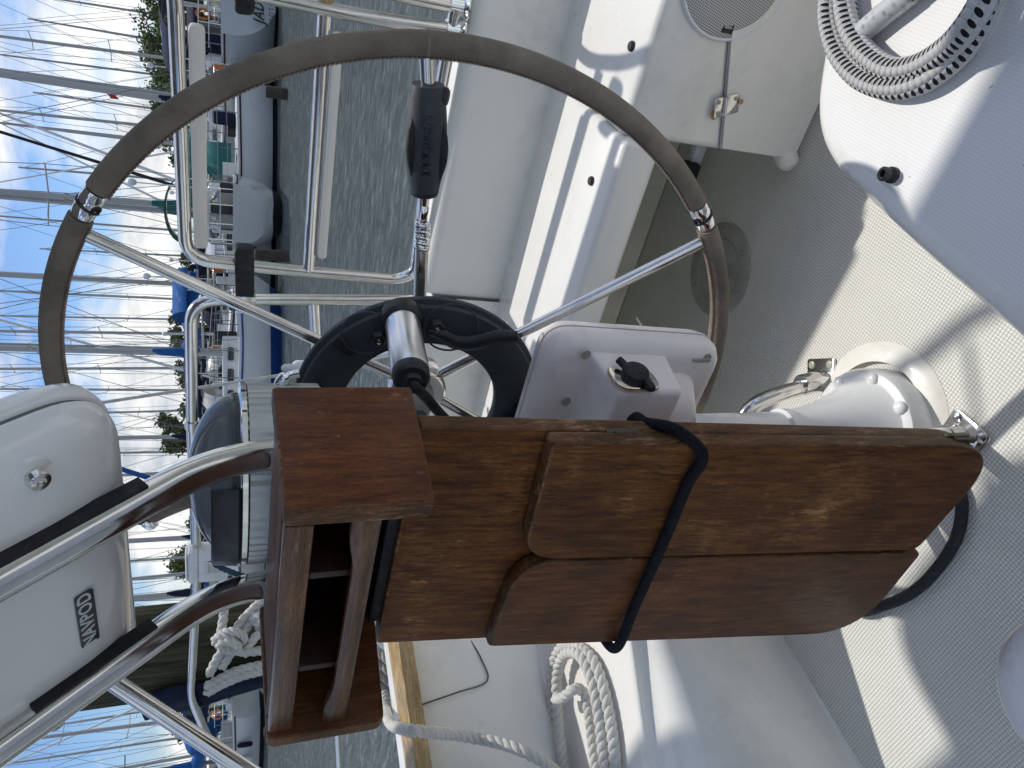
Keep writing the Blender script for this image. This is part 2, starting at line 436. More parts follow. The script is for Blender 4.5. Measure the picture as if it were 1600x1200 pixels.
for s_, nm in ((1, 'hinge_leaf'), (-1, 'hinge_leaf')):
    bm = NB(); L_ = .021 if s_ > 0 else .029
    plank(bm, round_poly([(-.0175, .002), (.0175, .002), (.0175, L_), (-.0175, L_)], .004, 3), lambda u, v, w, s_=s_: hc+d1*u+d2*v*s_+V((0, -w, 0)), .003, .0008)
    lf = fin(nm, bm, 'steel', hg)
    for u_ in (-.010, .010):
        bm = NB(); disc(bm, hc+d1*u_+d2*(L_-.008)*s_+V((0, -.003, 0)), (0, -1, 0), .004, .0012, 14); fin('screw', bm, 'plate', lf)
bm = NB(); tube(bm, [hc-d1*.0175+V((0, -.004, 0)), hc+d1*.0175+V((0, -.004, 0))], .0036, 12); fin('hinge_pin', bm, 'steel', hg)
for cu_, cv_, r_, y_ in ((-.012, .019, .0095, -.0002), (.003, -.031, .005, -.0062)):
    bm = NB(); vs = []
    for k in range(26):
        a_ = 2*PI*k/26; q_ = r_*(1+.45*mnoise.noise(V((math.cos(a_)*2+cu_*90, math.sin(a_)*2, 3))))
        vs.append(bm.verts.new(hc+d1*(cu_+q_*math.cos(a_))+d2*(cv_+q_*.8*math.sin(a_))+V((0, y_, 0))))
    bm.faces.new(vs); fin('rust_stain', bm, 'rust', hg)

tr = thing('transom', 'pale grey moulded stern coaming below the stainless rails', 'coaming', (-.7, 1.6, 0))
bm = NB()
prof = [(1.548, .395), (1.56, .57), (1.566, .588), (1.58, .598), (1.66, .60), (1.70, .59), (1.72, .55), (1.74, -.6)]
loft(bm, [[(x, y, z) for y, z in prof] for x in (-.895, 1.1)], closed=False)
fin('coaming_face', bm, 'gel2', tr, 50)
bm = NB()
prof2 = [(1.535, .395), (1.545, .545), (1.56, .572), (1.66, .575), (1.72, .54), (1.74, -.6)]
loft(bm, [[(x, y, z) for y, z in prof2] for x in (-2.6, -.897)], closed=False)
fin('coaming_step', bm, 'gel2', tr, 50)
bm = NB(); tube(bm, [(-.896, 1.545, .40), (-.896, 1.556, .57)], .003, 6); fin('coaming_seam', bm, 'seam_grey', tr)
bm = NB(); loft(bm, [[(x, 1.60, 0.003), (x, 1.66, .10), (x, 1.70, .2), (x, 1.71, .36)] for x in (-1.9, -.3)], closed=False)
fin('sunlit_floor_ramp', bm, 'sunlit_yellow', tr)  # added ramp, coloured pale in place of sunlit floor below the seat
lat = thing('seat_latch', 'black rubber latch under the front edge of the helm seat', 'latch', (-.47, 1.5, .02))
bm = NB(); box(bm, (-.50, 1.44, .03), (-.455, 1.475, .085), .006, 2); fin('latch_body', bm, 'rubber', lat)
bm = NB(); box(bm, (-.46, 1.46, .02), (-.40, 1.485, .05), .006, 2); fin('latch_tongue', bm, 'white_fit', lat)

# deck plate
dp = thing('deck_plate', 'round tarnished steel inspection plate screwed to the floor', 'deck plate', (-.634, 1.276, 0))
bm = NB(); lathe(bm, [(.107, 0), (.107, .003), (.104, .005), (.074, .005), (.073, .0035), (.071, .0035)], (-.634, 1.276, .0005), (0, 0, 1), 64, cap=False); fin('plate_ring', bm, 'plate', dp)
bm = NB(); lathe(bm, [(.0715, .001), (.070, .005), (.045, .006), (.001, .0062)], (-.634, 1.276, .0005), (0, 0, 1), 64); fin('plate_lid', bm, 'plate', dp)
for k in range(6):
    a = k*PI/3+.4; bm = NB(); disc(bm, (-.634+.089*math.cos(a), 1.276+.089*math.sin(a), .0055), (0, 0, 1), .006, .0018, 16); fin('screw', bm, 'steel', dp)

# port seat (right of frame) with hatch lid
ps = thing('side_seat', 'white nonskid cockpit seat with a rounded corner, carrying the flecked rope', 'seat', (.2, .1, 0))
poly = round_poly([(-.238, -1.5), (-0.24, 0.364, 0.42), (-0.223, 0.522, 0.42), (-0.191, 0.734, 0.42), (-0.006, 0.817, 0.42), (1.2, .86), (1.2, -1.5)], [0, 0, .05, .075, .1, 0, 0], 10)
bm = NB()
cen = V((.45, -.3))
def seat_ring(z, off):
    out = []
    n = len(poly)
    for i in range(n):
        a, b, c = V(poly[i-1][:2]), V(poly[i][:2]), V(poly[(i+1) % n][:2])
        t = (c-a); t = t.normalized() if t.length else V((1, 0)); nn = V((t.y, -t.x))
        if nn.dot(b-cen) < 0: nn = -nn
        out.append((b.x+nn.x*off, b.y+nn.y*off, z))
    return out
loft(bm, [seat_ring(0, -.10), seat_ring(.30, -.03), seat_ring(.36, -.004), seat_ring(.385, 0.0), seat_ring(.402, -.003), seat_ring(.413, -.010), seat_ring(.4185, -.019), seat_ring(.42, -.030)], cap=False)
fin('seat_moulding', bm, 'gel', ps, 60)
bm = NB(); vs = [bm.verts.new(p) for p in seat_ring(.42, -.030)]; bm.faces.new(vs); fin('nonskid_top', bm, 'seat_top', ps)
st = tag(None or thing('deck_stud', 'small black stud on the white nonskid seat', 'stud', (-0.169, 0.587, 0.42)), 'small black press stud standing on the white nonskid seat', 'stud')
bm = NB(); lathe(bm, [(.0085, 0), (.0085, .004), (.006, .006), (.006, .010), (.0075, .011), (.0075, .014), (.005, .0155), (.0035, .0145), (.003, .010)], (-0.169, 0.587, 0.42), (0, 0, 1), 28); fin('stud_body', bm, 'black', st)

# starboard seat (left of frame) with coaming and teak trim
ls = thing('far_side_seat', 'white moulded side seat and coaming with a flush locker lid and white rope coil', 'seat', (-1.3, .7, 0))
bm = NB()
A0 = [(-1.558, 1.023, 0.7), (-1.482, 0.97, 0.7), (-1.416, 0.924, 0.695), (-1.41, 0.905, 0.597), (-1.4, 0.878, 0.472), (-1.395, 0.866, 0.412), (-1.392, 0.862, 0.4), (-1.359, 0.837, 0.385), (-1.123, 0.676, 0.385), (-1.075, 0.641, 0.382), (-1.075, 0.637, 0.36), (-1.045, 0.61, 0.309), (-1.1, 0.626, 0.1), (-1.125, 0.637, 0.024), (-1.132, 0.641, 0)]
A1 = [(-1.627, 0.768, 0.7), (-1.544, 0.725, 0.7), (-1.487, 0.694, 0.695), (-1.47, 0.665, 0.591), (-1.47, 0.642, 0.473), (-1.465, 0.63, 0.424), (-1.482, 0.634, 0.4), (-1.461, 0.62, 0.385), (-1.244, 0.507, 0.385), (-1.197, 0.483, 0.382), (-1.19, 0.475, 0.36), (-1.13, 0.433, 0.308), (-1.155, 0.399, 0.07), (-1.16, 0.39, 0.008), (-1.149, 0.383, 0)]
A0 = [V(p) for p in A0]; A1 = [V(p) for p in A1]
rows = []
for t in (-2.2, -1.2, -.5, 0, .25, .5, .75, 1.0, 1.6, 3.5):
    rows.append(spline([A0[i].lerp(A1[i], t) for i in range(len(A0))], 5))
loft(bm, rows, closed=False)
fin('seat_moulding', bm, 'gel', ls, 70)
def on_face(i, f, t, out=.0):   # a point on the moulding: row i..i+1, fraction f, along t
    return A0[i].lerp(A1[i], t).lerp(A0[i+1].lerp(A1[i+1], t), f)
bm = NB(); tube(bm, spline([(-1.403, 0.912, 0.545), (-1.409, 0.865, 0.531), (-1.42, 0.818, 0.529), (-1.427, 0.807, 0.597), (-1.436, 0.8, 0.663), (-1.452, 0.801, 0.693), (-1.475, 0.796, 0.704)], 6), .0018, 6); fin('lid_seam', bm, 'seam_grey', ls)
tt = thing('teak_trim', 'pale bare wooden strip capping the white side coaming', 'trim', (-1.5, .85, .7))
bm = NB()
r0 = [V(p) for p in ((-1.434, 0.96, 0.72), (-1.345, 0.897, 0.72))]; r1 = [V(p) for p in ((-1.498, 0.686, 0.72), (-1.414, 0.643, 0.72))]
ring = []
for t in (-1.5, 0, .5, 1, 2.2):
    a, b = r0[0].lerp(r1[0], t), r0[1].lerp(r1[1], t)
    ring.append([a+V((0, 0, -.03)), a, a.lerp(b, .5)+V((0, 0, .006)), b, b+V((0, 0, -.03))])
loft(bm, ring, closed=True); fin('trim_strip', bm, 'trim', tt, 25)

# rounded white moulding at the bottom edge of the picture
bm = NB()
c = V((-.512, .180, .30)); ringsv = []
for i in range(17):
    a = -PI/2+PI*i/16; ringsv.append([c+V((math.cos(t)*(.02+.062*max(0, math.cos(a))**.5), math.sin(t)*(.02+.062*max(0, math.cos(a))**.5), .04*math.sin(a))) for t in [2*PI*k/48 for k in range(48)]])
loft(bm, ringsv)
o = fin('seat_cushion', bm, 'pedestal', None, 60); tag(o, 'rounded off-white pad at the bottom edge of the view, low over the floor', 'pad')

# black hose on the floor
bm = NB(); tube(bm, spline([(-.60, .60, .012), (-.61, .555, .012), (-0.63, 0.525, 0.012), (-0.687, 0.499, 0.012), (-0.784, 0.497, 0.012), (-0.865, 0.521, 0.012), (-.93, .56, .012), (-.94, .64, .012), (-.85, .72, .012)], 10), .0092, 14)
o = fin('hose', bm, 'rubber'); tag(o, 'black hose curving over the nonskid floor below the table', 'hose')

# ------------------------------------------------------------------ pedestal
PX, PY = -.640, .715
pd = thing('steering_pedestal', 'white steering pedestal column rising from a flared bolted base', 'pedestal', (PX, PY, 0))
bm = NB(); lathe(bm, [(.135, 0.0005), (.130, .004), (.118, .010), (.100, .012)], (PX+.012, PY+.018, 0), (0, 0, 1), 56, cap=False); fin('base_sealant', bm, 'gel2', pd)
bm = NB(); lathe(bm, [(.108, .002), (.108, .044), (.105, .051), (.098, .054), (.090, .0545), (.084, .062), (.070, .092), (.054, .135), (.044, .175), (.038, .21), (.041, .213), (.041, .226), (.036, .23), (.034, .60), (.034, .955), (.05, .9605), (.05, .966)], (PX, PY, 0), (0, 0, 1), 56); fin('column', bm, 'pedestal', pd, 28)
for k in range(8):
    a = k*PI/4+1.12; bm = NB(); lathe(bm, [(.0115, 0), (.011, .003), (.008, .006), (.003, .0075)], (PX+.093*math.cos(a), PY+.093*math.sin(a), .0535), (0, 0, 1), 20); fin('base_bolt', bm, 'pedestal', pd)
for (a, rr) in ((1.22, .0), ):
    bm = NB(); box(bm, (PX-.015, PY+.055, .050), (PX+.015, PY+.085, .085), .008, 2); fin('base_web', bm, 'pedestal', pd)

# pedestal guard: two front tubes that bend towards the bow, feet, aft brace
pg = thing('pedestal_guard', 'stainless steel tube guard in front of the pedestal, bending up to carry the pod', 'guard', (-.61, .565, 0))
for x, foot in ((-.512, (-.548, .592)), (-.708, (-.70, .58))):
    bm = NB()
    tube(bm, fillet([(foot[0], foot[1], .02), (x-.022, .575, .25), (x-.018, .57, .80), (x, .566, .95), (x, .566, 1.068), (x-.004, .30, 1.40), (x-.004, .16, 1.575)], .10, 12), .0155, 24)
    fin('guard_tube', bm, 'steel', pg, 60)
    bm = NB(); fx, fy = foot
    plank(bm, round_poly([(-.03, -.036), (.03, -.036), (.03, .036), (-.03, .036)], .008, 3), lambda u, v, w, fx=fx, fy=fy: (fx+u, fy+v, w+.0005), .006, .0015)
    ft = fin('foot_plate', bm, 'steel', pg)
    for u_ in (-.019, .019):
        for v_ in (-.025, .025):
            bm = NB(); disc(bm, (fx+u_, fy+v_, .006), (0, 0, 1), .0085, .003, 18); fin('screw', bm, 'steel', ft)
    bm = NB(); lathe(bm, [(.026, .006), (.019, .014), (.019, .045)], (fx, fy, 0), (0, 0, 1), 28); fin('foot_socket', bm, 'steel', ft)
bm = NB(); tube(bm, fillet([(-.643, .875, .008), (-.655, .862, .045), (-.674, .86, .115), (-.70, .86, .158), (-.77, .85, .172), (-.86, .80, .175)], .05, 12), .0145, 22); fin('aft_brace', bm, 'steel', pg, 60)
bm = NB(); lathe(bm, [(.020, 0), (.020, .055), (.018, .058), (.0145, .058)], (-.6485, .871, .006), V((-.03, -.06, .4)), 26); fin('brace_socket', bm, 'steel', pg)
bm = NB(); plank(bm, round_poly([(-.028, -.034), (.028, -.034), (.028, .034), (-.028, .034)], .006, 3), lambda u, v, w: (-.640+u*.8-v*.6, .884+u*.6+v*.8, w+.0005), .005, .0015); ft = fin('foot_plate', bm, 'steel', pg)
for u_, v_ in ((.016, .022), (.016, -.022), (-.016, .022), (-.016, -.022)):
    bm = NB(); disc(bm, (-.640+u_*.8-v_*.6, .884+u_*.6+v_*.8, .005), (0, 0, 1), .0075, .002, 16); fin('screw', bm, 'plate', ft)
bm = NB(); tube(bm, [(-.69, .60, .975), (-.53, .60, .975)], .012, 16); fin('cross_tube', bm, 'steel', pg)

# compass on the binnacle
cp = thing('compass', 'large compass with clear dome on a fluted aluminium binnacle behind the box', 'compass', (-.622, .655, .965))
cx, cy = -.620, .655
bm = NB(); n = 56; rr = []
for z, k in ((.966, 1), (1.044, 1)):
    rr.append([(cx+(.1005+(.0016 if j % 2 else 0))*math.cos(2*PI*j/(2*n)), cy+(.1005+(.0016 if j % 2 else 0))*math.sin(2*PI*j/(2*n)), z) for j in range(2*n)])
loft(bm, rr); fin('fluted_binnacle', bm, 'alu', cp, 20)
bm = NB(); lathe(bm, [(.101, 1.0445), (.104, 1.046), (.104, 1.051), (.100, 1.053), (.092, 1.0535)], (cx, cy, 0), (0, 0, 1), 72, cap=False); fin('bezel', bm, 'chrome', cp)
bm = NB()
band = []
for k in range(33):
    a = math.radians(214+k*90/32)
    band.append([(cx+r*math.cos(a), cy+r*math.sin(a), z) for r, z in ((.100, 1.053), (.1025, 1.055), (.100, 1.078), (.097, 1.081), (.092, 1.081), (.092, 1.053))])
loft(bm, band); fin('hood_band', bm, 'black', cp, 40)
bm = NB(); lathe(bm, [(.092*math.cos(a), 1.0525+.053*math.sin(a)) for a in [PI/2*k/16 for k in range(17)]], (cx, cy, 0), (0, 0, 1), 64); fin('dome', bm, 'dome', cp, 60)
bm = NB(); lathe(bm, [(.080, 1.056), (.080, 1.060), (.020, 1.066), (.006, 1.07), (.004, 1.084)], (cx, cy, 0), (0, 0, 1), 48); fin('compass_card', bm, 'seam_grey', cp, 40)
bm = NB(); lathe(bm, [(.0905, 1.0535), (.088, 1.056), (.084, 1.056)], (cx, cy, 0), (0, 0, 1), 64, cap=False); fin('card_ring', bm, 'seam_grey', cp, 60)
# engine lever
el = thing('control_lever', 'small chrome control lever standing right of the compass', 'lever', (-.51, .70, .97))
bm = NB(); tube(bm, spline([(-.552, .70, .962), (-.553, .70, .985), (-.550, .702, 1.003), (-.535, .706, 1.008), (-.523, .71, 1.0), (-.520, .712, .988)], 6), [.006]*12+[.0075]*12+[.006]*7, 14); fin('lever_arm', bm, 'chrome', el)
bm = NB(); lathe(bm, [(.004, 0), (.005, .008), (.0045, .016), (.002, .019)], (-.516, .715, .988), (0, 0, 1), 18); fin('lever_knob', bm, 'white_fit', el)

# ------------------------------------------------------------------ steering wheel
HUB = V((-.616, .814, .813)); TL = .1022
EB = V((0, math.sin(TL), math.cos(TL))); NN = V((0, math.cos(TL), -math.sin(TL)))
def wp(r, d, o=0.0):
    a = math.radians(d); return HUB+V((1, 0, 0))*(r*math.cos(a))+EB*(r*math.sin(a))+NN*o
UL, LL, UR, LR = 127.0, 235.4, 60.9, -47.4
A_, B_ = wp(.45, UL), wp(.45, LL); FOLD = Matrix.Translation(A_) @ Matrix.Rotation(math.radians(-158), 4, (B_-A_).normalized()) @ Matrix.Translation(-A_)
sw = thing('helm_wheel', 'large folding steering wheel with grey brown leather rim and steel spokes', 'steering wheel', (HUB.x, HUB.y, .36))
def arc(d0, d1, n=40): return [wp(.45, lerp(d0, d1, k/n)) for k in range(n+1)]
RIM = .0136
bm = NB(); tube(bm, arc(UR+2.6, UL-2.6), RIM, 20); fin('rim_leather', bm, 'leather', sw, 60)
bm = NB(); tube(bm, arc(LL+2.6, 360+LR-2.6), RIM, 20); fin('rim_leather', bm, 'leather', sw, 60)
bm = NB(); tube(bm, arc(LR+2.6, UR-2.6), RIM, 20); rl = fin('rim_leather', bm, 'leather', sw, 60)
bm = NB(); tube(bm, [wp(.45, 7.3+k*.22) for k in range(-1, 2)], RIM+.0007, 20); fin('leather_joint', bm, 'thread', rl)
bm = NB(); tube(bm, [FOLD @ p for p in arc(UL+2.6, LL-2.6)], RIM, 20); fin('rim_leather', bm, 'leather', sw, 60)
# hand stitching along the inside of the rim
for d0, d1 in ((UR+3, UL-3), (LL+3, 360+LR-3), (LR+3, UR-3)):
    bm = NB(); d = d0
    while d < d1:
        for s_ in (-1, 1):
            a, b = wp(.4370, d, -.0035*s_-.004), wp(.4366, d+.38, .0035*s_-.004); tube(bm, [a, b], .0011, 5)
        d += .62
    fin('rim_stitching', bm, 'thread', sw)
for d in (UR, UL, 360+LR, LL):
    bm = NB(); tube(bm, [wp(.45, d+k*.55) for k in range(-4, 5)], [.0116, .0124, .0127, .0127, .0114, .0127, .0127, .0124, .0116], 24)
    jt = fin('rim_joint', bm, 'chrome', sw, 50)
    bm = NB(); q = wp(.45, d); lathe(bm, [(.006, .0112), (.006, .0132), (.004, .0138), (.0035, .012)], q, -NN*.6+(HUB-q).normalized()*.8, 18); fin('joint_pin', bm, 'black', jt)
    bm = NB(); s_ = 1 if d in (UR, LL) else -1
    tube(bm, [wp(.45+.0130*math.cos(t), d+.55*t*s_*.45, -.0130*math.sin(t)) for t in [-.6+k*.25 for k in range(16)]], .0013, 6); fin('joint_groove', bm, 'black', jt)
for d in (65.7, 122.2, -52.2, 240.2):
    bm = NB(); tube(bm, [wp(.035, d), wp(.437, d)], .0078, 18); fin('spoke', bm, 'steel', sw)
D0 = 7.0
bm = NB(); tube(bm, [wp(.035, D0), wp(.222, D0)], .0085, 18); fin('spoke', bm, 'steel', sw)
bm = NB(); tube(bm, [wp(.40, D0), wp(.437, D0+.4)], .0078, 18); fin('spoke', bm, 'steel', sw)
bm = NB(); tube(bm, [wp(.034, 187), wp(.22, 187)], .0085, 18); fin('spoke', bm, 'steel', sw)
rd = -EB*.003
gp = fin('release_grip', (lambda b: (tube(b, [wp(.288+.121*k/14, D0) for k in range(15)], [.0172, .0188, .0205, .0218, .0226, .0231, .0234, .0235, .0233, .0229, .0223, .0214, .0203, .0192, .0178], 28, cap=True, flat=.92), b)[1])(NB()), 'ring', sw, 50)
bm = NB(); lathe(bm, [(.0105, 0), (.0105, .008), (.008, .0105), (.003, .0112)], wp(.398, D0-1.8, 0), -EB*.9+V((0, -.35, 0)), 20); fin('grip_button', bm, 'black', gp)
for s_ in (1, -1):   # moulded finger slot along the side of the grip
    bm = NB(); pts = [wp(.302+.080*k/16, D0, -.0155)+EB*(.0185*s_*(1-.10*abs(k-8)/8)) for k in range(17)]
    pts = [wp(.302+.080*k/16, D0)+(EB*.83*s_-NN*.56).normalized()*(.0172+.0052*math.sin(PI*(k+1)/18)) for k in range(17)]
    tube(bm, pts, [.0006+.0052*math.sin(PI*k/16) for k in range(17)], 12); fin('grip_slot', bm, 'rubber', gp)
bm = NB(); lathe(bm, [(.0175, 0), (.016, .004), (.010, .004), (.009, .0015)], wp(.288, D0), wp(.2, D0)-wp(.3, D0), 24); fin('grip_end', bm, 'black', gp)
def letter_place(u, v, w):     # wraps the raised lettering round the grip, reading towards the hub
    r_ = .0238; s = .3475-u; k = max(-1, min(1, (s-.348)/.061)); rr_ = .0236-.0052*k*k
    a = -v/rr_+.12
    return wp(s, D0)+(-NN*math.cos(a)+EB*math.sin(a)*.92)*(rr_+w*.6+.0002)
text_mesh('grip_lettering', 'LEWMAR', .0155, letter_place, 'emboss', gp, bold=.0004, depth=.0007, spacing=1.12)
lk = fin('release_link', (lambda b: (tube(b, [wp(.246, D0), wp(.29, D0)], .0058, 16), box(b, wp(.258, D0)-V((.013, .007, .0045)), wp(.258, D0)+V((.013, .007, .0045)), .002), b)[2])(NB()), 'chrome', sw)
bm = NB(); n = 110
tube(bm, [wp(.212+.036*k/n, D0)+(EB*math.cos(k*.52)+NN*math.sin(k*.52))*.0088 for k in range(n+1)], .0015, 6); fin('release_spring', bm, 'chrome', lk)
bm = NB(); lathe(bm, [(.036, -.022), (.040, -.016), (.040, .018), (.034, .026), (.02, .03)], HUB, NN, 40); fin('wheel_hub', bm, 'steel', sw, 40)
bm = NB(); lathe(bm, [(.014, -.058), (.02, -.05), (.022, -.022)], HUB, NN, 6); fin('hub_nut', bm, 'plate', sw)

# autopilot drive ring on the wheel, with its motor
ap = thing('autopilot_drive', 'black autopilot ring clamped to the wheel spokes with a silver motor cylinder', 'autopilot', tuple(HUB+NN*-.04-EB*.165))
ro, ri = .1655, .1035
bm = NB(); lathe(bm, [(ri, -.014), (ri+.002, -.0175), (ri+.012, -.0195), (ro-.03, -.0195), (ro-.014, -.0190), (ro-.0075, -.0175), (ro-.0055, -.0125), (ro-.0065, -.0095), (ro-.0005, -.008), (ro, -.006), (ro, -.001), (ro-.003, .002), (ri+.002, .002), (ri, -.001), (ri, -.014)], HUB+NN*-.034, NN, 110, cap=False); rg = fin('drive_ring', bm, 'ring', ap, 34)
def rp(r, d, o=0.0): return wp(r, d, -.0535-o)
# motor boss and cylinder
mc = V((-0.474, 0.759, 0.865)); md = -NN
bm = NB(); lathe(bm, [(.026, -.01), (.0255, .003), (.0235, .007), (.022, .009)], mc, md, 40); fin('motor_boss', bm, 'black', ap, 40)
bm = NB(); lathe(bm, [(.0205, .0), (.0205, .013), (.0212, .0135), (.0212, .108), (.0205, .109)], mc, md, 48); mt = fin('motor', bm, 'alu_shiny', ap, 40)
bm = NB(); lathe(bm, [(.0207, .109), (.0207, .121), (.018, .125), (.012, .126), (.010, .132), (.003, .133)], mc, md, 40); fin('motor_cap', bm, 'black', mt, 40)
bm = NB(); e = mc+md*.128; tube(bm, spline([e, e+md*.010+V((.0, 0, -.004)), e+V((-.018, -.004, -.018)), e+V((-.045, .0, -.04)), e+V((-.08, .01, -.07))], 8), .006, 12); fin('motor_cable', bm, 'rubber', mt)
# raised boss outlines beside the motor, clutch lever, slot and marks
for (ctr, rad_) in (((-0.497, 0.763, 0.905), .030), ((-0.479, 0.753, 0.803), .034)):
    bm = NB(); c = V(ctr); u_ = md.orthogonal().normalized(); v_ = md.cross(u_); tube(bm, [c+md*.0004+(u_*math.cos(t)+v_*math.sin(t))*rad_ for t in [2*PI*k/60 for k in range(60)]], .0013, 8, closed=True); fin('gear_boss', bm, 'ring', ap, 60)
cl = [V((-0.482, 0.755, 0.829)), V((-0.484, 0.754, 0.814)), V((-0.492, 0.752, 0.795)), V((-0.487, 0.749, 0.771)), V((-0.473, 0.747, 0.746)), V((-0.468, 0.745, 0.724))]
cl = spline([p+md*h for p, h in zip(cl, (.008, .012, .013, .016, .022, .026))], 8)
bm = NB(); n = len(cl); tube(bm, cl, [.0055+.0035*math.sin(PI*k/(n-1))+.0025*k/(n-1) for k in range(n)], 18, flat=.7); lv = fin('clutch_lever', bm, 'black', ap, 50)
for q in ((-0.476, 0.755, 0.822), (-0.5, 0.762, 0.89)):
    bm = NB(); lathe(bm, [(.0105, 0), (.0105, .006), (.008, .008), (.003, .008)], V(q)+md*.004, md, 6); nt = fin('pivot_nut', bm, 'black', ap)
    bm = NB(); lathe(bm, [(.0036, .008), (.003, .0105), (.001, .011)], V(q)+md*.004, md, 12); fin('pivot_screw', bm, 'steel', nt)
bm = NB(); c = V((-0.521, 0.766, 0.93)); d_ = (V((-0.527, 0.765, 0.921))-c).normalized(); e_ = NN.cross(d_)
plank(bm, round_poly([(-.015, -.0062), (.015, -.0062), (.015, .0062), (-.015, .0062)], .006, 5), lambda u, v, w: c+d_*u+e_*v+md*w, .0012, .0003); fin('ring_slot', bm, 'rubber', ap)
bm = NB(); c2 = V((-0.583, 0.768, 0.955)); plank(bm, [(-.006, -.0045), (.006, -.0045), (.006, .0045), (-.006, .0045)], lambda u, v, w: c2+d_*u+e_*v+md*w, .0012, .0003); fin('ring_mark', bm, 'rubber', ap)
bm = NB(); plank(bm, [(-.0025, -.002), (.0025, -.002), (.0025, .002), (-.0025, .002)], lambda u, v, w: c2+d_*u+e_*v+md*(w+.0013), .0006, .0002); fin('ring_mark', bm, 'letter', ap)
bm = NB(); c3 = V((-0.602, 0.74, 0.678)); lathe(bm, [(.013, -.004), (.012, .014), (.006, .018)], c3, md, 24); tube(bm, spline([c3+md*.016, c3+md*.024+V((-.01, 0, -.02)), c3+V((-.06, -.01, -.06))], 6), .006, 10); fin('cable_plug', bm, 'black', ap)

# ------------------------------------------------------------------ instrument housing beside the pedestal
ih = thing('instrument_housing', 'pinkish white instrument housing with a capped power socket, beside the pedestal', 'housing', (-.52, .66, .46))
def rr_ring(x0, x1, z0, z1, y, r, ins=0.0):
    return [(p[0], y+.06*(p[1]-.58), p[1]) for p in round_poly([(x0+ins, z0+ins), (x1-ins, z0+ins), (x1-ins, z1-ins), (x0+ins, z1-ins)], r, 7)]
X0, X1, Z0, Z1 = -.66, -.432, .463, .707
bm = NB(); loft(bm, [rr_ring(X0, X1, Z0, Z1, .705, .035, .012), rr_ring(X0, X1, Z0, Z1, .702, .035, .003), rr_ring(X0, X1, Z0, Z1, .692, .035, 0), rr_ring(X0, X1, Z0, Z1, .688, .035, .0)]); fin('face_bezel', bm, 'pod', ih, 50)
bm = NB(); loft(bm, [rr_ring(X0, X1, Z0, Z1, .689, .034, .0025), rr_ring(X0, X1, Z0, Z1, .684, .034, .0025)], cap=False); fin('bezel_gasket', bm, 'seam', ih)
bm = NB()
loft(bm, [rr_ring(X0, X1, Z0, Z1, .6845, .035, .0), rr_ring(X0, X1, Z0, Z1, .674, .035, .0), rr_ring(X0, X1, Z0, Z1, .664, .035, .003), rr_ring(X0, X1, Z0, Z1, .656, .035, .010), rr_ring(X0, X1, Z0, Z1, .6525, .035, .020), rr_ring(X0, X1, Z0, Z1, .6525, .03, .028), rr_ring(X0+.01, X1-.006, Z0+.0, Z1-.022, .6515, .03, .033), rr_ring(X0+.01, X1-.012, Z0+.0, Z1-.034, .622, .03, .040), rr_ring(X0+.01, X1-.018, Z0, Z1-.044, .604, .03, .045), rr_ring(X0+.01, X1-.026, Z0, Z1-.060, .596, .03, .058), rr_ring(X0+.01, X1-.04, Z0, Z1-.08, .5935, .03, .07)])
bk = fin('back_shell', bm, 'pod', ih, 40)
bm = NB()
def bl(y, x1, z0, z1, r=.008): return [(p[0], y, p[1]) for p in round_poly([(-.63, z0), (x1, z0), (x1, z1), (-.63, z1)], r, 5)]
loft(bm, [bl(.665, -.447, .548, .658), bl(.660, -.4475, .549, .657), bl(.592, -.4505, .560, .648), bl(.587, -.4525, .562, .646), bl(.5845, -.457, .566, .641)])
fin('socket_block', bm, 'pod', bk, 42)
sk = V((-0.447, 0.606, 0.622)); sk.x = -.4485; nx = V((1, -.04, .0)).normalized(); sy = V((0, 1, 0)); sz = V((0, 0, 1))
bm = NB(); plank(bm, round_poly([(-.0235, -.029), (.0235, -.029), (.0235, .029), (-.0235, .029)], .019, 6), lambda u, v, w: sk+sy*u+sz*v+nx*(w-.001), .0035, .001); pl = fin('socket_plate', bm, 'steel', ih)
bm = NB(); plank(bm, round_poly([(-.0244, -.0298), (.0244, -.0298), (.0244, .0298), (-.0244, .0298)], .020, 6), lambda u, v, w: sk+sy*u+sz*v+nx*(w-.0012), .0012, .0004); fin('socket_rust', bm, 'rust', pl)
for v_ in (-.022, .022):
    bm = NB(); disc(bm, sk+sz*v_+nx*.0024, nx, .004, .0016, 14); fin('screw', bm, 'plate', pl)
bm = NB(); lathe(bm, [(.0165, .002), (.0165, .010), (.0155, .013), (.013, .0145), (.002, .015)], sk, nx+V((0, -.1, .06)), 30); cpq = fin('socket_cap', bm, 'rubber', pl)
bm = NB(); tube(bm, [sk+nx*.009+sy*.012+sz*.008, sk+nx*.010+sy*.024+sz*.012], .005, 10); box(bm, sk+nx*.003+V((0, -.032, -.012)), sk+nx*.012+V((.0, -.013, -.002)), .003); fin('cap_tab', bm, 'rubber', cpq)
for q in ((-0.446, 0.648, 0.667), (-0.517, 0.648, 0.672), (-0.448, 0.648, 0.492)):
    q = V(q); bm = NB(); lathe(bm, [(.0062, .002), (.0062, .0), (.004, -.0015), (.0035, .001)], (q.x, q.y+.003, q.z), (0, -1, 0), 18); fin('screw', bm, 'plate', bk)
bm = NB(); plank(bm, round_poly([(-.014, -.004), (.014, -.004), (.014, .004), (-.014, .004)], .003, 3), lambda u, v, w: (-.449+w-.004, .650+v*.9, .500+u), .005, .001); fin('side_clip', bm, 'plate', bk)

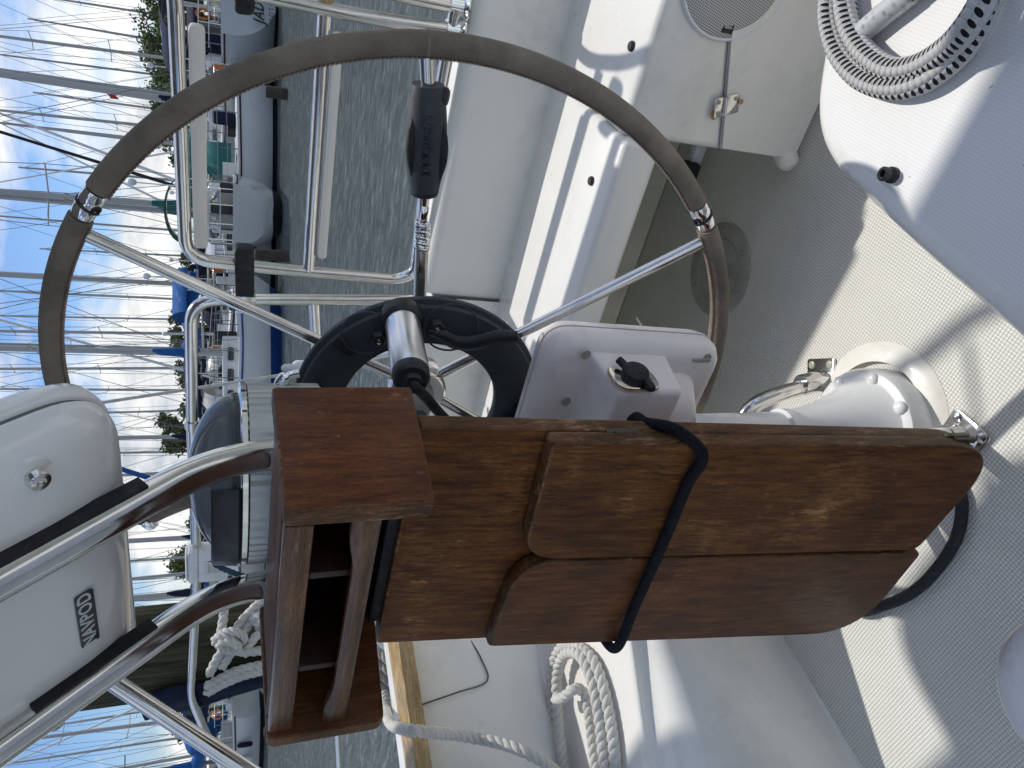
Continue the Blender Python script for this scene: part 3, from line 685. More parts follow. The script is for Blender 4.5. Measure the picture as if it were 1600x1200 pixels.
# ------------------------------------------------------------------ folding teak table with drinks box
def lean(y0):     # the hanging leaves kick forward a little towards the floor
    return lambda u, v, w: (u, y0+.083*(v-.77)-w, v)
tb = thing('folding_table', 'varnished teak cockpit table hanging folded on the pedestal guard, leaves closed', 'table', (-.60, .47, .19))
bm = NB(); plank(bm, round_poly([(-.785, .195), (-.4275, .195), (-.4375, .900), (-.772, .900)], [.1, .085, .004, .004], 10), lean(.522), .019, .003, edge=1); fin('back_board', bm, ['teak', 'teak_edge'], tb, 40)
rl_ = round_poly([(-.603, .214), (-.421, .196), (-.4345, .777), (-.603, .768)], [.012, .085, .006, .045], 10)
bm = NB(); plank(bm, rl_, lean(.500), .019, .0035, edge=1); fin('leaf', bm, ['teak', 'teak_edge'], tb, 40)
ll_ = round_poly([(-.784, .205), (-.609, .2), (-.6065, .768), (-.760, .772)], [.105, .012, .055, .006], 10)
bm = NB(); plank(bm, ll_, lean(.500), .0185, .0035, edge=1); fin('leaf', bm, ['teak_dark', 'teak_edge'], tb, 40)
for z in (.691, .253):
    x = -.4355 if z > .5 else -.4245
    bm = NB(); y = .500+.083*(z-.77)
    for dy in (-.0035, .0035): box(bm, (x-.004, y+dy-.003, z-.017+dy*1.2), (x+.0026, y+dy+.003, z+.017+dy*1.2), .0004)
    tube(bm, [(x+.0022, y, z-.012), (x+.0022, y, z+.012)], .0020, 10); fin('butt_hinge', bm, 'teak_hinge', tb)
# cord lashed round the folded leaves
bm = NB()
cpts = [V(p) for p in ((-.4405, .512, .656), (-.4235, .487, .640), (-0.438, 0.467, 0.615), (-0.481, 0.467, 0.616), (-0.58, 0.467, 0.609), (-0.677, 0.466, 0.606), (-0.764, 0.466, 0.601))]
off = [V((.003, .0, .0)), V((.0, -.003, 0)), V((.0, -.0065, 0)), V((0, -.0068, 0)), V((0, -.0068, 0)), V((0, -.0068, 0)), V((-.004, -.0065, 0))]
path = [c+o_ for c, o_ in zip(cpts, off)]
path = [V((-.60, .536, .655)), V((-.48, .534, .657)), V((-.446, .530, .658)), *path, V((-.79, .50, .60)), V((-.77, .54, .61)), V((-.60, .545, .655))]
tube(bm, spline(path, 10), .0064, 14); o = fin('tie_cord', bm, 'webbing', None, 60); tag(o, 'black cord lashed diagonally round the folded teak table', 'cord')

bx = thing('drinks_box', 'dark teak drinks box with slatted front, mounted on top of the folded table', 'box', (-.59, .48, .905))
def xplane(x0, dr=-1): return lambda u, v, w: (x0+dr*w, u, v)
BX1, BX0 = -.4245, -.738
bm = NB(); plank(bm, round_poly([(.405, .912), (.560, .901), (.560, 1.030), (.405, 1.030)], [.006, .004, .004, .006], 4), xplane(BX1), .0185, .0030, edge=1); fin('end_panel', bm, ['teak_panel', 'teak_edge'], bx, 40)
bm = NB(); plank(bm, round_poly([(.399, .914), (.560, .901), (.560, 1.030), (.399, 1.030)], [.012, .004, .004, .008], 5), xplane(BX0, -1), .0155, .003, edge=1); fin('end_panel', bm, ['teak_dark', 'teak_edge'], bx, 40)
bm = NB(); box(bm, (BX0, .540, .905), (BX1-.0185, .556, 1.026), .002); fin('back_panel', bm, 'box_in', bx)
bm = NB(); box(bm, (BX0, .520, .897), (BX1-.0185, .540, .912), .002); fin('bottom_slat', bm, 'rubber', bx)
bm = NB(); box(bm, (BX0, .405, 1.006), (BX1-.0185, .418, 1.029), .003); fin('top_rail', bm, 'teak_rail', bx)
bm = NB(); box(bm, (BX0, .424, 1.022), (BX1-.0185, .432, 1.0295), .002); box(bm, (BX0, .450, 1.019), (BX1-.0185, .540, 1.027), .002); fin('top_panel', bm, 'teak_dark', bx)
# lower rail with its long dip in the middle, standing on the shelf
bm = NB(); N_ = 40; r0, r1 = [], []
for k in range(N_+1):
    t = k/N_; x = lerp(BX1-.0185, BX0, t); s_ = min(1, max(0, (t-.06)/.16)); s_ = s_*s_*(3-2*s_); q = min(1, max(0, (.94-t)/.16)); q = q*q*(3-2*q)
    top = .9765-.0065*s_*q; r0.append((x, top))
rings_ = []
for x, top in r0: rings_.append([(x, .409, .953), (x, .407, .956), (x, .407, top-.004), (x, .4095, top), (x, .4165, top), (x, .419, top-.004), (x, .419, .953)])
loft(bm, rings_); fin('lower_rail', bm, 'teak_rail', bx, 40)
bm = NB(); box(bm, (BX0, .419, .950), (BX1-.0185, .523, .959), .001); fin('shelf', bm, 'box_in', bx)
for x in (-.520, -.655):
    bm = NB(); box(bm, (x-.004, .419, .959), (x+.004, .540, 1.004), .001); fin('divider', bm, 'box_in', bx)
bm = NB(); tube(bm, [(BX0+.005, .5415, .893), (BX1-.02, .5415, .893)], .006, 10); fin('hinge_strip', bm, 'rubber', bx)
for q in ((-.62, .985), (-.64, .975)):
    bm = NB(); disc(bm, (q[0], .5397, q[1]), (0, -1, 0), .0022, .0015, 10); fin('screw', bm, 'steel', bx)

# ------------------------------------------------------------------ display pod on the guard tubes
E2 = V((0, -.625, .78)); E3 = V((0, .78, .625)); ON = V((-.61, .545, 1.09))
def npt(x, s, k): return V((x, 0, 0))+V((0, ON.y, ON.z))+E2*s+E3*k
nv = thing('display_pod', 'glossy white display pod clamped behind the two guard tubes, badge on its back', 'pod', tuple(npt(-.58, .06, .05)))
def pod_ring(k, ins, r, s0=.046, x0=-.785, x1=-.417, s1=.40):
    return [npt(p[0], p[1], k) for p in round_poly([(x0+ins, s0+ins), (x1-ins, s0+ins), (x1-ins, s1-ins), (x0+ins, s1-ins)], r, 10)]
bm = NB()
loft(bm, [pod_ring(.010, .085, .06), pod_ring(.0108, .064, .06), pod_ring(.0135, .045, .06), pod_ring(.018, .030, .06), pod_ring(.025, .017, .06), pod_ring(.032, .009, .06), pod_ring(.038, .0052, .06), pod_ring(.0415, .0035, .06), pod_ring(.046, .0008, .06), pod_ring(.0515, 0, .06)], cap=True)
bkp = fin('pod_back', bm, 'pod_white', nv, 60)
bm = NB(); loft(bm, [pod_ring(.051, .0015, .06), pod_ring(.0575, .0015, .06)], cap=False); fin('pod_gasket', bm, 'seam_grey', nv, 60)
bm = NB(); loft(bm, [pod_ring(.057, 0.0, .06), pod_ring(.061, -.003, .06), pod_ring(.074, -.003, .06), pod_ring(.084, .003, .06), pod_ring(.090, .018, .06)], cap=True); fin('pod_bezel', bm, 'pod_white', nv, 60)
for x in (-.516, -.712):
    bm = NB(); a = [npt(x+u, s, .010) for s in (.058, .17, .30) for u in (0,)]
    loft(bm, [[npt(x-.018, s, .014), npt(x-.018, s, .0), npt(x+.021, s, .0), npt(x+.021, s, .014)] for s in (.052, .40 if x > -.6 else .172)]); fin('tube_gasket', bm, 'rubber', nv, 20)
for x, s in ((-.448, .130), (-.752, .153), (-.448, .31)):
    bm = NB(); c = npt(x, s, .0215); lathe(bm, [(.0085, -.006), (.0085, .008), (.0075, .0105), (.004, .011), (.0035, .008)], c, -E3, 20); fin('pod_screw', bm, 'steel', bkp, 40)
    bm = NB(); g = [(c+V((math.cos(t)*.0, 0, 0))+(V((1, 0, 0))*math.cos(t)+E2*math.sin(t))*.015) for t in [2*PI*k/20 for k in range(20)]]
    loft(bm, [[p+E3*.012 for p in g], [p-E3*.001 for p in g], [c+(p-c)*.7-E3*.002 for p in g]], cap=True); fin('screw_boss', bm, 'pod_white', bkp, 60)
bc = V((-0.649, 0.5, 1.194)); bc = npt(bc.x+.022, (bc-V((0, ON.y, ON.z))).dot(E2)+.004, .0095)
bd = thing('maker_badge', 'dark grey badge with pale lettering on the white display pod', 'badge', tuple(bc))
bm = NB(); plank(bm, round_poly([(-.036, -.0085), (.036, -.0085), (.036, .0085), (-.036, .0085)], .0025, 4), lambda u, v, w: bc+V((u, 0, 0))+E2*v-E3*w, .0011, .0003)
b_ = fin('badge_plate', bm, 'badge', bd)
text_mesh('badge_lettering', 'NAVPOD', .0170, lambda u, v, w: bc+V((u, 0, 0))+E2*(v+.0002)-E3*(.0013+w*.5), 'letter', bd, bold=.0003, spacing=1.05)

# ------------------------------------------------------------------ stern rails
RT = .0142
def rail(name, label, loc): return thing(name, label, 'rail', loc)
YR = 1.605
ra = rail('stern_rail', 'stainless stern rail loop with two white seat slats, right of the wheel top', (-.55, YR, .6))
bm = NB(); tube(bm, fillet([(-0.295, 1.6, 0.617), (-0.301, 1.6, 0.712), (-0.302, 1.6, 0.814), (-0.3, 1.6, 0.935), (-0.298, 1.6, 1.002), (-.296, YR, 1.145), (-.345, YR, 1.142), (-.86, YR, 1.134), (-.872, YR, .98), (-.885, YR, .655), (-.865, YR, .612), (-.57, YR, .628), (-.25, YR-.01, .625)], .055, 10), RT, 20); fin('rail_tube', bm, 'steel', ra, 60)
bm = NB(); tube(bm, [(-.30, YR, .878), (-.876, YR, .868)], RT*.95, 18); fin('mid_tube', bm, 'steel', ra)
bm = NB(); tube(bm, fillet([(-.253, 1.6, .612), (-.253, 1.6, .77), (-.20, 1.56, 1.0), (-.1, 1.5, 1.15), (.4, 1.3, 1.16)], .1), RT, 20); fin('rail_tube', bm, 'steel', ra, 60)
bm = NB(); lathe(bm, [(.034, 0), (.034, .004), (.022, .010), (.018, .035)], (-.296, 1.6, .603), (0, 0, 1), 30); lathe(bm, [(.034, 0), (.034, .004), (.022, .010), (.018, .035)], (-.250, 1.6, .603), (0, 0, 1), 30); fin('base_flange', bm, 'chrome', ra)
bm = NB(); plank(bm, round_poly([(-.359, 1.092), (-.359, 1.120), (-.807, 1.116), (-.807, 1.088)], .010, 4), lambda u, v, w: (u, YR-.056+w, v), .026, .006); fin('seat_slat', bm, 'pad', ra, 50)
bm = NB(); plank(bm, round_poly([(-.34, .840), (-.34, .860), (-.835, .852), (-.835, .832)], .008, 4), lambda u, v, w: (u, YR-.014+w, v), .022, .005); fin('seat_slat', bm, 'pad', ra, 50)
bm = NB(); tube(bm, [(-.25, YR, .878), (-.3, YR, .878)], .016, 12); fin('slat_clip', bm, 'trim', ra)
rb = rail('long_stern_rail', 'stainless stern rail running left behind the compass to the piling', (-1.6, YR, .58))
bm = NB(); tube(bm, fillet([(-.94, YR, .585), (-.958, YR, .98), (-.968, YR, 1.125), (-1.35, YR, 1.128), (-1.9, YR, 1.122), (-2.58, YR, 1.15), (-2.82, YR, 1.105), (-3.6, YR, .93)], .06, 10), RT, 20); fin('rail_tube', bm, 'steel', rb, 60)
bm = NB(); tube(bm, [(-.955, YR, .850), (-5.0, YR, .36)], RT*.9, 18); fin('mid_tube', bm, 'steel', rb)
bm = NB(); tube(bm, [(-1.325, YR, 1.128), (-1.352, YR, 1.128)], RT*1.25, 18); fin('rail_coupling', bm, 'steel', rb)
bm = NB(); tube(bm, [(-2.13, YR, 1.138), (-2.08, YR, 1.135)], RT*1.4, 18); fin('rail_coupling', bm, 'rubber', rb)
gt = thing('gate_strap', 'black webbing strap and clamp joining the two stern rails', 'strap', (-.88, YR, 1.0))
bm = NB(); plank(bm, round_poly([(-.945, .988), (-.82, .992), (-.82, 1.034), (-.945, 1.030)], .010, 4), lambda u, v, w: (u, YR-.022+w, v), .042, .006); fin('strap_webbing', bm, 'rubber', gt, 50)
bm = NB(); box(bm, (-.985, YR-.024, .985), (-.938, YR+.02, 1.028), .004); fin('strap_clamp', bm, 'steel', gt)
bm = NB(); lathe(bm, [(.009, 0), (.009, .003), (.006, .0045)], (-.962, YR-.0235, 1.005), (0, -1, 0), 6); fin('clamp_bolt', bm, 'rust', gt)
fd = thing('black_cushion', 'black padded rail cushion at the top right behind the wheel', 'cushion', (-.36, 1.62, 1.0))
bm = NB(); plank(bm, round_poly([(-0.334, 1.58, 1.006), (-0.232, 1.58, 1.009), (-0.238, 1.58, 1.044), (-0.337, 1.58, 1.042)], .012, 5) if 0 else round_poly([(p[0], p[2]) for p in ((-0.334, 1.58, 1.006), (-0.232, 1.58, 1.009), (-0.238, 1.58, 1.044), (-0.337, 1.58, 1.042))], .012, 5), lambda u, v, w: (u, 1.58+w, v), .045, .010); fin('cushion_body', bm, 'rubber', fd, 50)
bg = thing('rail_bag', 'dark navy canvas bag hanging under the stern rail beside the compass dome', 'bag', (-1.40, 1.61, .98))
bm = NB(); rr = []
for k, (z, w_, d_) in enumerate(((1.135, .018, .03), (1.118, .05, .045), (1.09, .07, .055), (1.05, .085, .06), (1.01, .08, .055), (.985, .05, .03))):
    rr.append([(-1.435-.02*math.sin(k)+w_*1.15*math.cos(t), YR+.03+d_*math.sin(t), z) for t in [2*PI*j/24 for j in range(24)]])
loft(bm, rr); fin('bag_body', bm, 'navy', bg, 60)
wf = thing('rail_bracket', 'white plastic slotted bracket clipped over the stern rail with blue rope through it', 'bracket', (-1.86, 1.59, 1.05))
bm = NB(); x0, x1 = -1.935, -1.80
for lo, hi in (((x0, 1.118), (x1, 1.146)), ((x0, 1.045), (x0+.042, 1.118)), ((x1-.042, 1.045), (x1, 1.118)), ((x0+.04, 1.090), (x1-.04, 1.118)), ((x0+.01, 1.146), (x1-.01, 1.153))):
    box(bm, (lo[0], YR-.032, lo[1]), (hi[0], YR+.012, hi[1]), .005)
fin('bracket_body', bm, 'white_fit', wf)
bm = NB(); laid_rope(bm, spline([(-1.84, YR-.03, 1.075), (-1.845, YR-.05, 1.062), (-1.90, YR-.05, .99), (-2.0, YR-.02, .86)], 8), .0085, .05); laid_rope(bm, spline([(-1.85, YR-.035, 1.07), (-1.84, YR-.04, 1.02), (-1.83, YR-.02, .90), (-1.80, YR, .78)], 8), .0075, .05)
o = fin('mooring_line', bm, 'rope_blue', None, 60); tag(o, 'dark blue rope hanging from the white bracket on the stern rail', 'rope')

# backstay with its turnbuckle
bs = thing('backstay', 'thin pale wire stay running up behind the compass from a turnbuckle', 'stay', (-1.25, 1.62, .75))
p0, p1 = V((-1.179, 1.62, 0.849)), V((-1.276, 1.62, 1.322)); dd = (p1-p0).normalized()
bm = NB(); tube(bm, [p0, p0+dd*3.2], .0042, 8); fin('stay_wire', bm, 'hoist', bs)
bm = NB(); tube(bm, [p0-dd*.12, p0-dd*.02, p0+dd*.07], [.008, .009, .006], 12); fin('turnbuckle', bm, 'steel', bs)
bm = NB(); lathe(bm, [(.011, 0), (.013, .03), (.012, .05), (.006, .058)], p0+V((.02, 0, -.02)), (0, 0, 1), 16); fin('stay_cap', bm, 'white_fit', bs)
bl_ = thing('backstay', 'second thin stay seen through the autopilot ring', 'stay', (-1.0, 1.64, .6))
bm = NB(); tube(bm, [(-1.16, 1.64, 0.715), (-1.123, 1.64, 0.606)], .008, 10); fin('turnbuckle', bm, 'steel', bl_)
bl_['label'] = 'short steel fitting on the stern seen through the autopilot ring'

# bimini awning overhead, out of the frame: it shades the front of the cockpit
bi = thing('bimini', 'grey canvas bimini awning on steel hoops over the cockpit', 'awning', (-.6, .3, 1.2))
bm = NB(); g = []
for i in range(13):
    y = lerp(.15, 1.36, i/12); g.append([(x, y, 1.97+.03*math.sin(PI*i/12)-.14*((x+.6)/1.5)**4) for x in [-1.75+.165*k for k in range(16)]])
loft(bm, g, closed=False); fin('canopy', bm, 'canvas', bi, 60)
bm = NB(); tube(bm, fillet([(-2.3, 1.1, 1.75), (-2.1, 1.36, 1.86), (-1.7, 1.36, 1.955), (.5, 1.36, 1.955), (.9, 1.36, 1.86), (1.1, 1.1, 1.75)], .2), .0125, 14); fin('hoop', bm, 'steel', bi)
bm = NB(); plank(bm, round_poly([(-.88, 1.30), (-.40, 1.30), (-.40, 1.60), (-.80, 1.60)], [.01, .01, .05, .12], 6), lambda u, v, w: (u, v, 1.99+w), .02, .003); fin('shade_panel', bm, 'black', bi)  # unseen panel added to keep the floor by the table in shade
S3 = V((.05, .54, 1)); f0 = [V(p) for p in ((-0.596, 0.775, 0), (-0.562, 0.746, 0), (-0.495, 0.727, 0), (-0.416, 0.701, 0), (-0.379, 0.683, 0), (-0.322, 0.649, 0))]
bm = NB(); tube(bm, spline([p+S3*1.85 for p in f0], 8), .015, 12); fin('arc_shadow_tube', bm, 'steel', bi)  # unseen tube added aloft to throw a curved shadow on the floor
f1 = [V(p) for p in ((-0.427, 0.678, 0), (-0.549, 0.56, 0))]; d_ = f1[1]-f1[0]
bm = NB(); tube(bm, [f1[0]+S3*1.85, f1[0]+d_*1.6+S3*1.85], .0065, 10); fin('line_shadow_tube', bm, 'steel', bi)  # unseen thin tube added to throw a straight shadow line on the floor
dt = thing('awning_pole', 'stainless tube slanting down at the far left below the display pod', 'tube', (-1.1, .5, 1.0))
q0, q1 = V((-1.041, 0.681, 1.202)), V((-1.113, 0.568, 1.039)); dq = q1-q0
bm = NB(); tube(bm, [q0-dq*.9, q0, q1, q1+dq*2.2], .0125, 20); fin('leg_tube', bm, 'steel', dt)

# ------------------------------------------------------------------ ropes aboard
def lab(o, l, c, g=None): return tag(o, l, c, g)
z0 = .42+.0135
cb = [(0.001, 0.799, 0.433), (-0.041, 0.775, 0.433), (-0.064, 0.756, 0.433), (-0.086, 0.722, 0.433), (-0.098, 0.677, 0.433), (-0.095, 0.633, 0.433), (-0.079, 0.599, 0.433), (-0.051, 0.576, 0.434), (-0.024, 0.566, 0.438), (-0, 0.569, 0.438), (0.03, 0.576, 0.436), (0.065, 0.609, 0.436), (0.083, 0.684, 0.436), (0.076, 0.769, 0.436), (0.031, 0.799, 0.437), (-0.013, 0.765, 0.437), (-0.041, 0.742, 0.437), (-0.061, 0.716, 0.437), (-0.075, 0.68, 0.437), (-0.079, 0.639, 0.437), (-0.067, 0.607, 0.438), (-0.044, 0.577, 0.447), (-0.02, 0.556, 0.46), (0.004, 0.554, 0.462), (0.031, 0.574, 0.455)]
bm = NB(); tube(bm, spline(cb, 12), .0122, 20, uv=True); o = fin('jib_sheet', bm, 'braid', None, 60); lab(o, 'thick black flecked white rope coiled on the nonskid seat', 'rope')
tl = spline([(-0.063, 0.708, 0.433), (-0.038, 0.688, 0.433), (-0.016, 0.669, 0.433), (0.013, 0.65, 0.433), (0.051, 0.646, 0.434)], 10)
wt = thing('rope_tail', 'flecked rope tail ending in a translucent grey whipped sleeve, inside the coil', 'rope', tuple(tl[0]))
bm = NB(); tube(bm, tl[20:], .0118, 20, uv=True); fin('rope_end', bm, 'braid', wt, 60)
bm = NB(); tube(bm, tl[:23], [.0125]*2+[.0120]*19+[.0124]*2, 22, uv=True); fin('whipping_sleeve', bm, 'sleeve', wt, 60)

# white three-strand rope: coil on the far seat and the line over its coaming
def loop(cx_, cy_, rx, ry, a0, a1, z, n=26, rot=0.0):
    out = []
    for k in range(n+1):
        a = math.radians(lerp(a0, a1, k/n)); u, v = rx*math.cos(a), ry*math.sin(a)
        out.append((cx_+u*math.cos(rot)-v*math.sin(rot), cy_+u*math.sin(rot)+v*math.cos(rot), z))
    return out
def sea(px_list, z): return px_list
cw = [(-1.623, 0.582, 0.4), (-1.525, 0.656, 0.4), (-1.438, 0.737, 0.4), (-1.361, 0.788, 0.4), (-1.293, 0.791, 0.4), (-1.231, 0.756, 0.4), (-1.189, 0.695, 0.4), (-1.192, 0.636, 0.4), (-1.225, 0.572, 0.4), (-1.279, 0.511, 0.4), (-1.342, 0.455, 0.4), (-1.46, 0.463, 0.405), (-1.555, 0.516, 0.41),
      (-1.479, 0.582, 0.412), (-1.425, 0.66, 0.412), (-1.368, 0.726, 0.412), (-1.314, 0.759, 0.412), (-1.258, 0.756, 0.412), (-1.208, 0.719, 0.412), (-1.199, 0.669, 0.412), (-1.222, 0.611, 0.412), (-1.267, 0.56, 0.41), (-1.327, 0.495, 0.408), (-1.404, 0.463, 0.41), (-1.523, 0.492, 0.415)]
bm = NB(); laid_rope(bm, spline(cw, 10), .0115, .052, 7); 
laid_rope(bm, spline([(-1.343, 0.711, 0.428), (-1.292, 0.684, 0.436), (-1.256, 0.677, 0.43), (-1.255, 0.673, 0.412), (-1.275, 0.653, 0.4), (-1.329, 0.58, 0.4), (-1.377, 0.506, 0.4), (-1.471, 0.466, 0.4)], 10), .0108, .05, 7)
o = fin('dock_line', bm, 'rope', None, 60); lab(o, 'white three strand rope coiled in long loops on the far side seat', 'rope')
bm = NB(); laid_rope(bm, spline([(-1.647, 0.956, 0.7), (-1.595, 0.884, 0.715), (-1.448, 0.773, 0.742), (-1.335, 0.698, 0.742), (-1.317, 0.681, 0.725), (-1.4, 0.7, 0.623), (-1.39, 0.669, 0.56), (-1.37, 0.634, 0.522), (-1.385, 0.609, 0.479), (-1.438, 0.596, 0.43), (-1.428, 0.534, 0.42), (-1.399, 0.474, 0.42)], 10), .0115, .052, 7)
o = fin('dock_line', bm, 'rope', None, 60); lab(o, 'white three strand rope running over the wooden trim down to the far side seat', 'rope')
bm = NB()
for dx in (0, .022, .046, .07):
    laid_rope(bm, spline([(-1.60-dx, 1.06-dx*.6, .72), (-1.60-dx*1.5, .98, .66), (-1.615-dx, .88, .60), (-1.64-dx*.6, .78, .57), (-1.66, .68, .62), (-1.65-dx, .60, .70)], 8), .0115, .052, 6)
o = fin('dock_line', bm, 'rope_grey', None, 60); lab(o, 'weathered grey rope hanging in bights outside the wooden trim', 'rope')

# ------------------------------------------------------------------ mooring piling beside the boat
pl_c = V((-2.623, 1.832, 1.15)); PR = .165
pg_ = thing('mooring_piling', 'thick weathered wooden piling with ropes round it, left of the drinks box', 'piling', (pl_c.x, pl_c.y, WATER))
bm = NB(); rr = []
for k in range(60):
    z = lerp(-2.5, 2.4, k/59); rg = []
    for j in range(72):
        a = 2*PI*j/72; q = mnoise.noise(V((math.cos(a)*7, math.sin(a)*7, z*.55)))*.010+mnoise.noise(V((math.cos(a)*22, math.sin(a)*22, z*.9)))*.006
        rg.append((pl_c.x+(PR+q)*math.cos(a), pl_c.y+(PR+q)*math.sin(a), z))
    rr.append(rg)
loft(bm, rr); fin('piling_shaft', bm, 'piling', pg_, 60)
bm = NB(); DP = 2.98
for pts in ([(-2.337, 1.833, 0.841), (-2.351, 1.806, 0.909), (-2.374, 1.764, 0.965), (-2.394, 1.722, 1.003), (-2.417, 1.691, 1.028), (-2.444, 1.653, 1.062), (-2.49, 1.619, 1.091)],
            [(-2.36, 1.804, 0.842), (-2.368, 1.784, 0.905), (-2.388, 1.744, 0.95), (-2.414, 1.694, 0.99), (-2.441, 1.655, 1.024), (-2.472, 1.629, 1.05)],
            [(-2.464, 1.659, 0.846), (-2.445, 1.66, 0.909), (-2.438, 1.657, 0.967), (-2.422, 1.665, 1.008), (-2.408, 1.686, 1.037), (-2.398, 1.701, 1.043)],
            [(-2.499, 1.643, 0.846), (-2.49, 1.63, 0.934), (-2.498, 1.624, 1.009), (-2.527, 1.617, 1.066), (-2.551, 1.616, 1.099)],
            [(-2.512, 1.623, 0.846), (-2.501, 1.613, 0.931), (-2.509, 1.605, 1.003), (-2.537, 1.602, 1.058), (-2.571, 1.603, 1.099)],
            [(-2.333, 1.805, 1.045), (-2.357, 1.773, 1.041), (-2.384, 1.721, 1.049), (-2.408, 1.686, 1.056)],
            [(-2.36, 1.773, 0.862), (-2.385, 1.726, 0.89), (-2.398, 1.695, 0.93), (-2.427, 1.672, 0.961), (-2.452, 1.655, 0.978)]):
    laid_rope(bm, spline(pts, 8), .0165, .075, 6)
for c_, s_ in (((-2.399, 1.682, 1.037), 1.0), ((-2.387, 1.689, 1.012), 1.1), ((-2.4, 1.663, 1.025), .9), ((-2.362, 1.726, 0.917), .8), ((-2.373, 1.71, 0.904), .8)):
    c_ = V(c_); a0 = R(0, 6)
    laid_rope(bm, [c_+V((math.cos(t+a0)*.030*s_, math.sin(t+a0)*.012, math.sin(t+a0)*.034*s_)) for t in [2*PI*k/24 for k in range(26)]], .015, .07, 6)
o = fin('mooring_rope', bm, 'rope', None, 60); tag(o, 'white mooring rope knotted round the thick weathered piling', 'rope')
bm = NB()
bpts = [(-2.675, 1.62, 1.312), (-2.63, 1.62, 1.3), (-2.588, 1.62, 1.264), (-2.566, 1.62, 1.203), (-2.573, 1.62, 1.104), (-2.519, 1.62, 0.901), (-2.565, 1.62, 0.844), (-2.655, 1.62, 0.848), (-2.618, 1.62, 0.906), (-2.651, 1.62, 1.014), (-2.69, 1.62, 1.121), (-2.712, 1.62, 1.258), (-2.718, 1.62, 1.304)]
plank(bm, [(p[0], p[2]) for p in bpts], lambda u, v, w: (u, 1.62+w, v), .03, .008)
o = fin('fender_board', bm, 'navy', None, 50); tag(o, 'dark blade shaped board hanging beside the thick piling', 'board')

